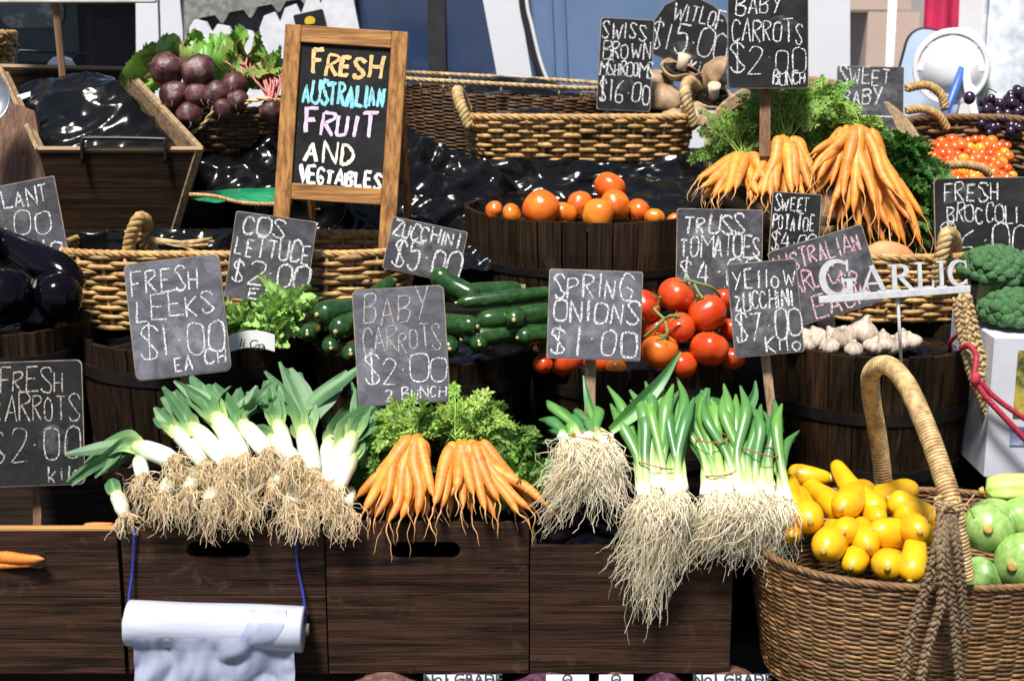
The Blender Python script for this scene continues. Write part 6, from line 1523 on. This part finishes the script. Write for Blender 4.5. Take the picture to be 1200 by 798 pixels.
# grapes
m_grape = M('red_grape', (0.13, 0.012, 0.030), (0.045, 0.008, 0.020), scale=9, rough=.2, coat=.4, sss=.1, c3=(.36, .16, .05), c3scale=11, c3ramp=(.66, .78))
m_grape_d = M('black_grape', (0.016, 0.008, 0.020), (0.035, 0.014, 0.035), scale=9, rough=.25, coat=.4)
gb = thing('grape_bunch', 'bunch of red and black grapes with a green stem, heaped at the stall end', 'grapes', P(1175, 135, 1.8)); base = None
for i in range(78):
    px = pr.uniform(1148, 1226); lo = 112 + max(0, (1172 - px) * .2) - max(0, (px - 1172) * .45); py = pr.uniform(lo, lo + 50); Y = 1.78 + .0022 * (150 - py) + pr.uniform(-.02, .03)
    if base is None: mb = MB(); mb.ball((0, 0, 0), .0165, .0165, .0185, 14, 10); base = mb.build('grape', m_grape, None, loc=V()); dk = base.data.copy(); dk.materials[0] = m_grape_d; o = base
    else: o = base.copy(); COL.objects.link(o)
    if py > lo + 26 or pr.random() < .2: o.data = dk
    o.parent = gb; o.location = P(px, py, Y) - gb.location; o.scale = [pr.uniform(.85, 1.15)] * 3
mb = MB(); mb.tube(cr([P(1152, 118, 1.80), P(1156, 106, 1.79), P(1158, 96, 1.79)], 4), .0028, 6); mb.tube(cr([P(1157, 103, 1.79), P(1163, 106, 1.79), P(1168, 109, 1.79)], 4), .0028, 6); mb.build('stem', m_calyx, gb)
o = base.copy(); COL.objects.link(o); o.parent = None; o.location = P(1136, 115, 1.80); o.scale = (1.25,) * 3; o.name = 'grape'; tag(o, 'single round red grape lying apart on the basket rim', 'grape')

# white carton with a printed panel
m_cart = M('white_carton', (.58, .58, .63), (.5, .5, .56), scale=9, rough=.6)
ct = thing('printed_carton', 'white carton with a small fruit photo panel under the broccoli', 'carton', P(1190, 560, .5))
mb = MB(); a, c = P(1153, 560, .40), P(1300, 395, .40); mb.box(((a.x + c.x) / 2, .58, (a.z + c.z) / 2), (c.x - a.x, .36, c.z - a.z), bev=.004); mb.build('carton_body', m_cart, ct, smooth=False)
m_print = M('printed_panel', (.05, .07, .02), (.42, .34, .06), scale=26, rough=.4, ramp=(.42, .6), c3=(.75, .48, .03), c3scale=13, c3ramp=(.58, .66))
mb = MB(); a, c = P(1187, 489, .397), P(1230, 411, .397); mb.box(((a.x + c.x) / 2, .398, (a.z + c.z) / 2), (c.x - a.x, .002, c.z - a.z)); mb.build('photo_panel', m_print, ct, smooth=False)
m_pblue = M('print_blue', (.06, .09, .30), (.4, .42, .6), scale=40, rough=.4)
mb = MB(); a, c = P(1183, 522, .397), P(1230, 500, .397); mb.box(((a.x + c.x) / 2, .398, (a.z + c.z) / 2), (c.x - a.x, .002, c.z - a.z)); mb.build('blue_stripe', m_pblue, ct, smooth=False)
# red cord
m_cord = M('red_cord', (.46, .035, .06), (.30, .018, .035), scale=120, rough=.6, bump=.6)
rc = thing('red_rope', 'red cord knotted round the rim of the garlic barrel', 'cord', P(1142, 442, .38))
for q, nm, rad in (([(1116, 414, .60), (1113, 402, .56), (1124, 392, .52), (1136, 398, .50)], 'loop', .0062), ([(1126, 408, .43), (1136, 405, .40), (1144, 418, .385), (1142, 440, .37), (1146, 454, .365)], 'loop', .0075),
                  ([(1142, 446, .362), (1156, 466, .355), (1180, 492, .35), (1212, 526, .35)], 'strand', .0078), ([(1148, 446, .362), (1164, 464, .365), (1188, 482, .37), (1215, 500, .375)], 'strand', .0072)):
    mb = MB(); mb.tube(cr([P(*p) for p in q], 8), rad, 10); mb.build(nm, m_cord, rc)
mb = MB(); mb.ball(P(1143, 444, .36), .013, .013, .02, 14, 10, fn=lambda d: 1 + .1 * math.sin(d.z * 12)); mb.build('knot', m_cord, rc)

# bag roll
m_bag = M('bag_film', (.46, .48, .56), (.38, .40, .50), scale=9, stretch=(.5, 3, 3), rough=.3, coat=.2, bump=.3, bscale=12)
m_bag2 = M('hanging_film', (.46, .50, .64), (.34, .38, .54), scale=9, stretch=(3, 1, .6), rough=.3, coat=.15, bump=.3, bscale=9, alpha=(9, -1.0, 1.2))
br = thing('bag_roll', 'roll of thin white plastic bags slung on blue strings before the dark crate', 'bag roll', P(252, 735, -.06))
pa, pb = P(150, 730, -.055), P(356, 737, -.055); rr_ = 27 * mp(-.055, 735)
def rollfn(r_, h, a, f): return (r_ * (1 + .015 * math.sin(3 * a + h * 20)), h)
d = (pb - pa); Mx = orient(Matrix.Translation(pa), d); L = d.length
mb = MB(); mb.lathe([(rr_ * .25, 0), (rr_ * .98, 0), (rr_ * 1.0, .004)] + [(rr_ * (1 + .012 * noise.noise(V((i, 0, 0)))), .004 + (L - .008) * i / 20) for i in range(1, 20)] + [(rr_ * 1.0, L - .004), (rr_ * .97, L), (rr_ * .25, L)], Mx, 48, lobe=rollfn); mb.build('roll', m_bag, br)
mb = MB(); mb.lathe([(rr_ * .24, -.012), (rr_ * .26, -.012), (rr_ * .26, L + .012), (rr_ * .24, L + .012)], Mx, 16); mb.build('core_tube', m_back, br)
def sheet(u, v):
    y0 = -.055 - rr_ * 1.02; x = P(156 + 188 * u, 740, -.09).x
    z = pa.z - .010 - .14 * v; fold = .010 * math.sin(u * 7 + v * 2) + .005 * (1 - 2 * abs(noise.noise(V((u * 9 + v, v * 1.5, 4))))) + .016 * (1 - 2 * abs(noise.noise(V((u * 4, v * 1.6 + u, 0)))))
    if u > .72: fold += .012 * math.sin((u - .72) * 11) * (1 - .3 * v)
    return V((x, y0 - .004 + fold * min(1, v * 3 + .2) - .010 * v, z))
mb = MB(); mb.grid(sheet, 60, 30); mb.build('hanging_sheet', m_bag2, br)
def flap(u, v):
    a = .3 + 1.9 * v; x = pa.x + d.x * (.70 + .21 * u - (.05 * v) + .02 * math.sin(v * 4)); rr2 = rr_ * (1.03 + .05 * math.sin(math.pi * u) + .02 * noise.noise(V((u * 4, v * 4, 2))))
    cx = pa.lerp(pb, .8); return V((x, cx.y - rr2 * math.sin(a * .9), cx.z + rr2 * math.cos(a * .9) + .004))
mb = MB(); mb.grid(flap, 24, 24); mb.build('loose_flap', m_bag2, br)
m_str = M('blue_string', (.02, .03, .30), (.012, .02, .2), rough=.6)
for q in ([(150, 730, -.055), (151, 700, -.03), (155, 670, -.012), (158, 618, -.012)], [(358, 737, -.055), (356, 700, -.03), (349, 664, -.012), (346, 618, -.012)]):
    mb = MB(); mb.tube(cr([P(*p) for p in q], 5), .0034, 6); mb.build('string', m_str, br)

# vegetable bags on the ground below
m_bagw = M('label_band_white', (.55, .55, .62), (.45, .45, .52), rough=.4); m_net = M('net_bag_purple', (.04, .012, .03), (.10, .04, .07), scale=60, rough=.5, ramp=(.45, .55)); m_pot = M('net_bag_potatoes', (.16, .10, .06), (.09, .03, .04), scale=40, rough=.5, ramp=(.4, .6))
m_yel = M('net_bag_yellow', (.70, .45, .05), (.35, .2, .05), scale=20, rough=.5)
for i, (x0, x1, m, txt, band, lab) in enumerate([(400, 492, m_pot, None, None, 'net bag of potatoes lowest below the carrots crate'), (496, 590, m_net, 'No1 GRADE', (500, 584), 'purple net bag with a white band reading No1 GRADE under the carrots crate'), (594, 694, m_net, None, (640, 690), 'purple net bag with a yellow side under the crate gap'),
                                                 (698, 752, m_pot, None, (702, 742), 'net bag with a white label on end below the onion roots'), (756, 812, m_net, None, None, 'dark purple net bag below the onion crate'), (812, 912, m_pot, 'No1 GRADE', (816, 900), 'net bag with a white band reading No1 GRADE beside the big basket')]):
    Yb = -.10; a = P(x0, 793, Yb); c = P(x1, 793, Yb); t = thing('vegetable_bag', lab, 'vegetable bag', ((a.x + c.x) / 2, .0, 0), 'net bags of vegetables on the ground')
    hz = (P(600, 800, -.06).z) / 2; w = (c.x - a.x) / 2
    mb = MB(); mb.ball(((a.x + c.x) / 2, .0, hz), w, .13, hz, 28, 18, fn=lambda d: (1 - .28 * (1 - max(abs(d.x), abs(d.z), abs(d.y)) ) ) * 1.0 + .07 * noise.noise(d * 5 + V((i * 3, 0, 0)))); mb.build('net', m, t)
    if band:
        p0, p1 = P(band[0], 803, -.13), P(band[1], 788, -.118); mb = MB(); mb.grid(lambda u, v: P(band[0] + (band[1] - band[0]) * u, 810 - 20 * v, -.135 + .02 * v), 8, 3); bn = mb.build('label_band', m_bagw, t)
        if txt: text_mesh(txt, .034, Matrix.Translation(P((band[0] + band[1]) / 2, 796, -.133)) @ Matrix.Rotation(R(62), 4, 'X'), 'printed_lettering', m_ink, bn, .0008)
        else: text_mesh('O', .03, Matrix.Translation(P((band[0] + band[1]) / 2, 796, -.133)) @ Matrix.Rotation(R(62), 4, 'X'), 'printed_lettering', m_ink, bn, .0008)
# steel pan edge at the far end
sp = MB(); Mx = Matrix.Translation(P(-26, 112, .98)) @ Matrix.Rotation(R(70), 4, 'X') @ Matrix.Rotation(R(25), 4, 'Y'); r = 36 * mp(.98, 110)
sp.lathe([(.01, -.03), (r * .7, -.026), (r * .97, 0), (r, .003), (r * .98, .006), (r * .94, .002), (r * .68, -.022), (.01, -.026)], Mx, 40); tag(sp.build('steel_pan', M('steel', (.6, .6, .62), (.4, .4, .42), rough=.3, metal=.9)), 'round steel scale pan edge beside the plank board', 'scale pan')
# ------------------------------------------------------------------ camera, light, view
cam = bpy.data.cameras.new('Camera'); co = bpy.data.objects.new('Camera', cam); COL.objects.link(co); S.camera = co
co.location = CAM; co.rotation_euler = (R(90) - PITCH, 0, 0)
cam.sensor_width = 36; cam.lens = 36 * FPX / 1200; cam.clip_end = 1000; cam.clip_start = .05
cam.dof.use_dof = True; cam.dof.focus_distance = 3.6; cam.dof.aperture_fstop = 4.5
w = bpy.data.worlds.new('World'); S.world = w; w.use_nodes = True
nt = w.node_tree; bg = nt.nodes['Background']; sky = nt.nodes.new('ShaderNodeTexSky'); sky.sky_type = 'NISHITA'; sky.sun_disc = False
EL, AZ = R(63), R(-158)        # sun direction: from the camera side, a little to the left
sd = V((math.cos(EL) * math.sin(AZ), math.cos(EL) * math.cos(AZ), math.sin(EL)))
sky.sun_elevation = EL; sky.sun_rotation = AZ
nt.links.new(sky.outputs[0], bg.inputs[0]); bg.inputs[1].default_value = 0.05
l = bpy.data.lights.new('Sun', 'SUN'); l.energy = 4.4; l.angle = R(11.0); l.color = (1.0, .96, .90)
lo = bpy.data.objects.new('Sun', l); COL.objects.link(lo); lo.rotation_euler = (-sd).to_track_quat('-Z', 'Y').to_euler()
S.view_settings.view_transform = 'Standard'; S.view_settings.look = 'None'; S.view_settings.gamma = 1; S.view_settings.exposure = 0.82
S.cycles.use_denoising = True; S.cycles.max_bounces = 6; S.cycles.transparent_max_bounces = 16
for m in bpy.data.materials: m.use_backface_culling = False
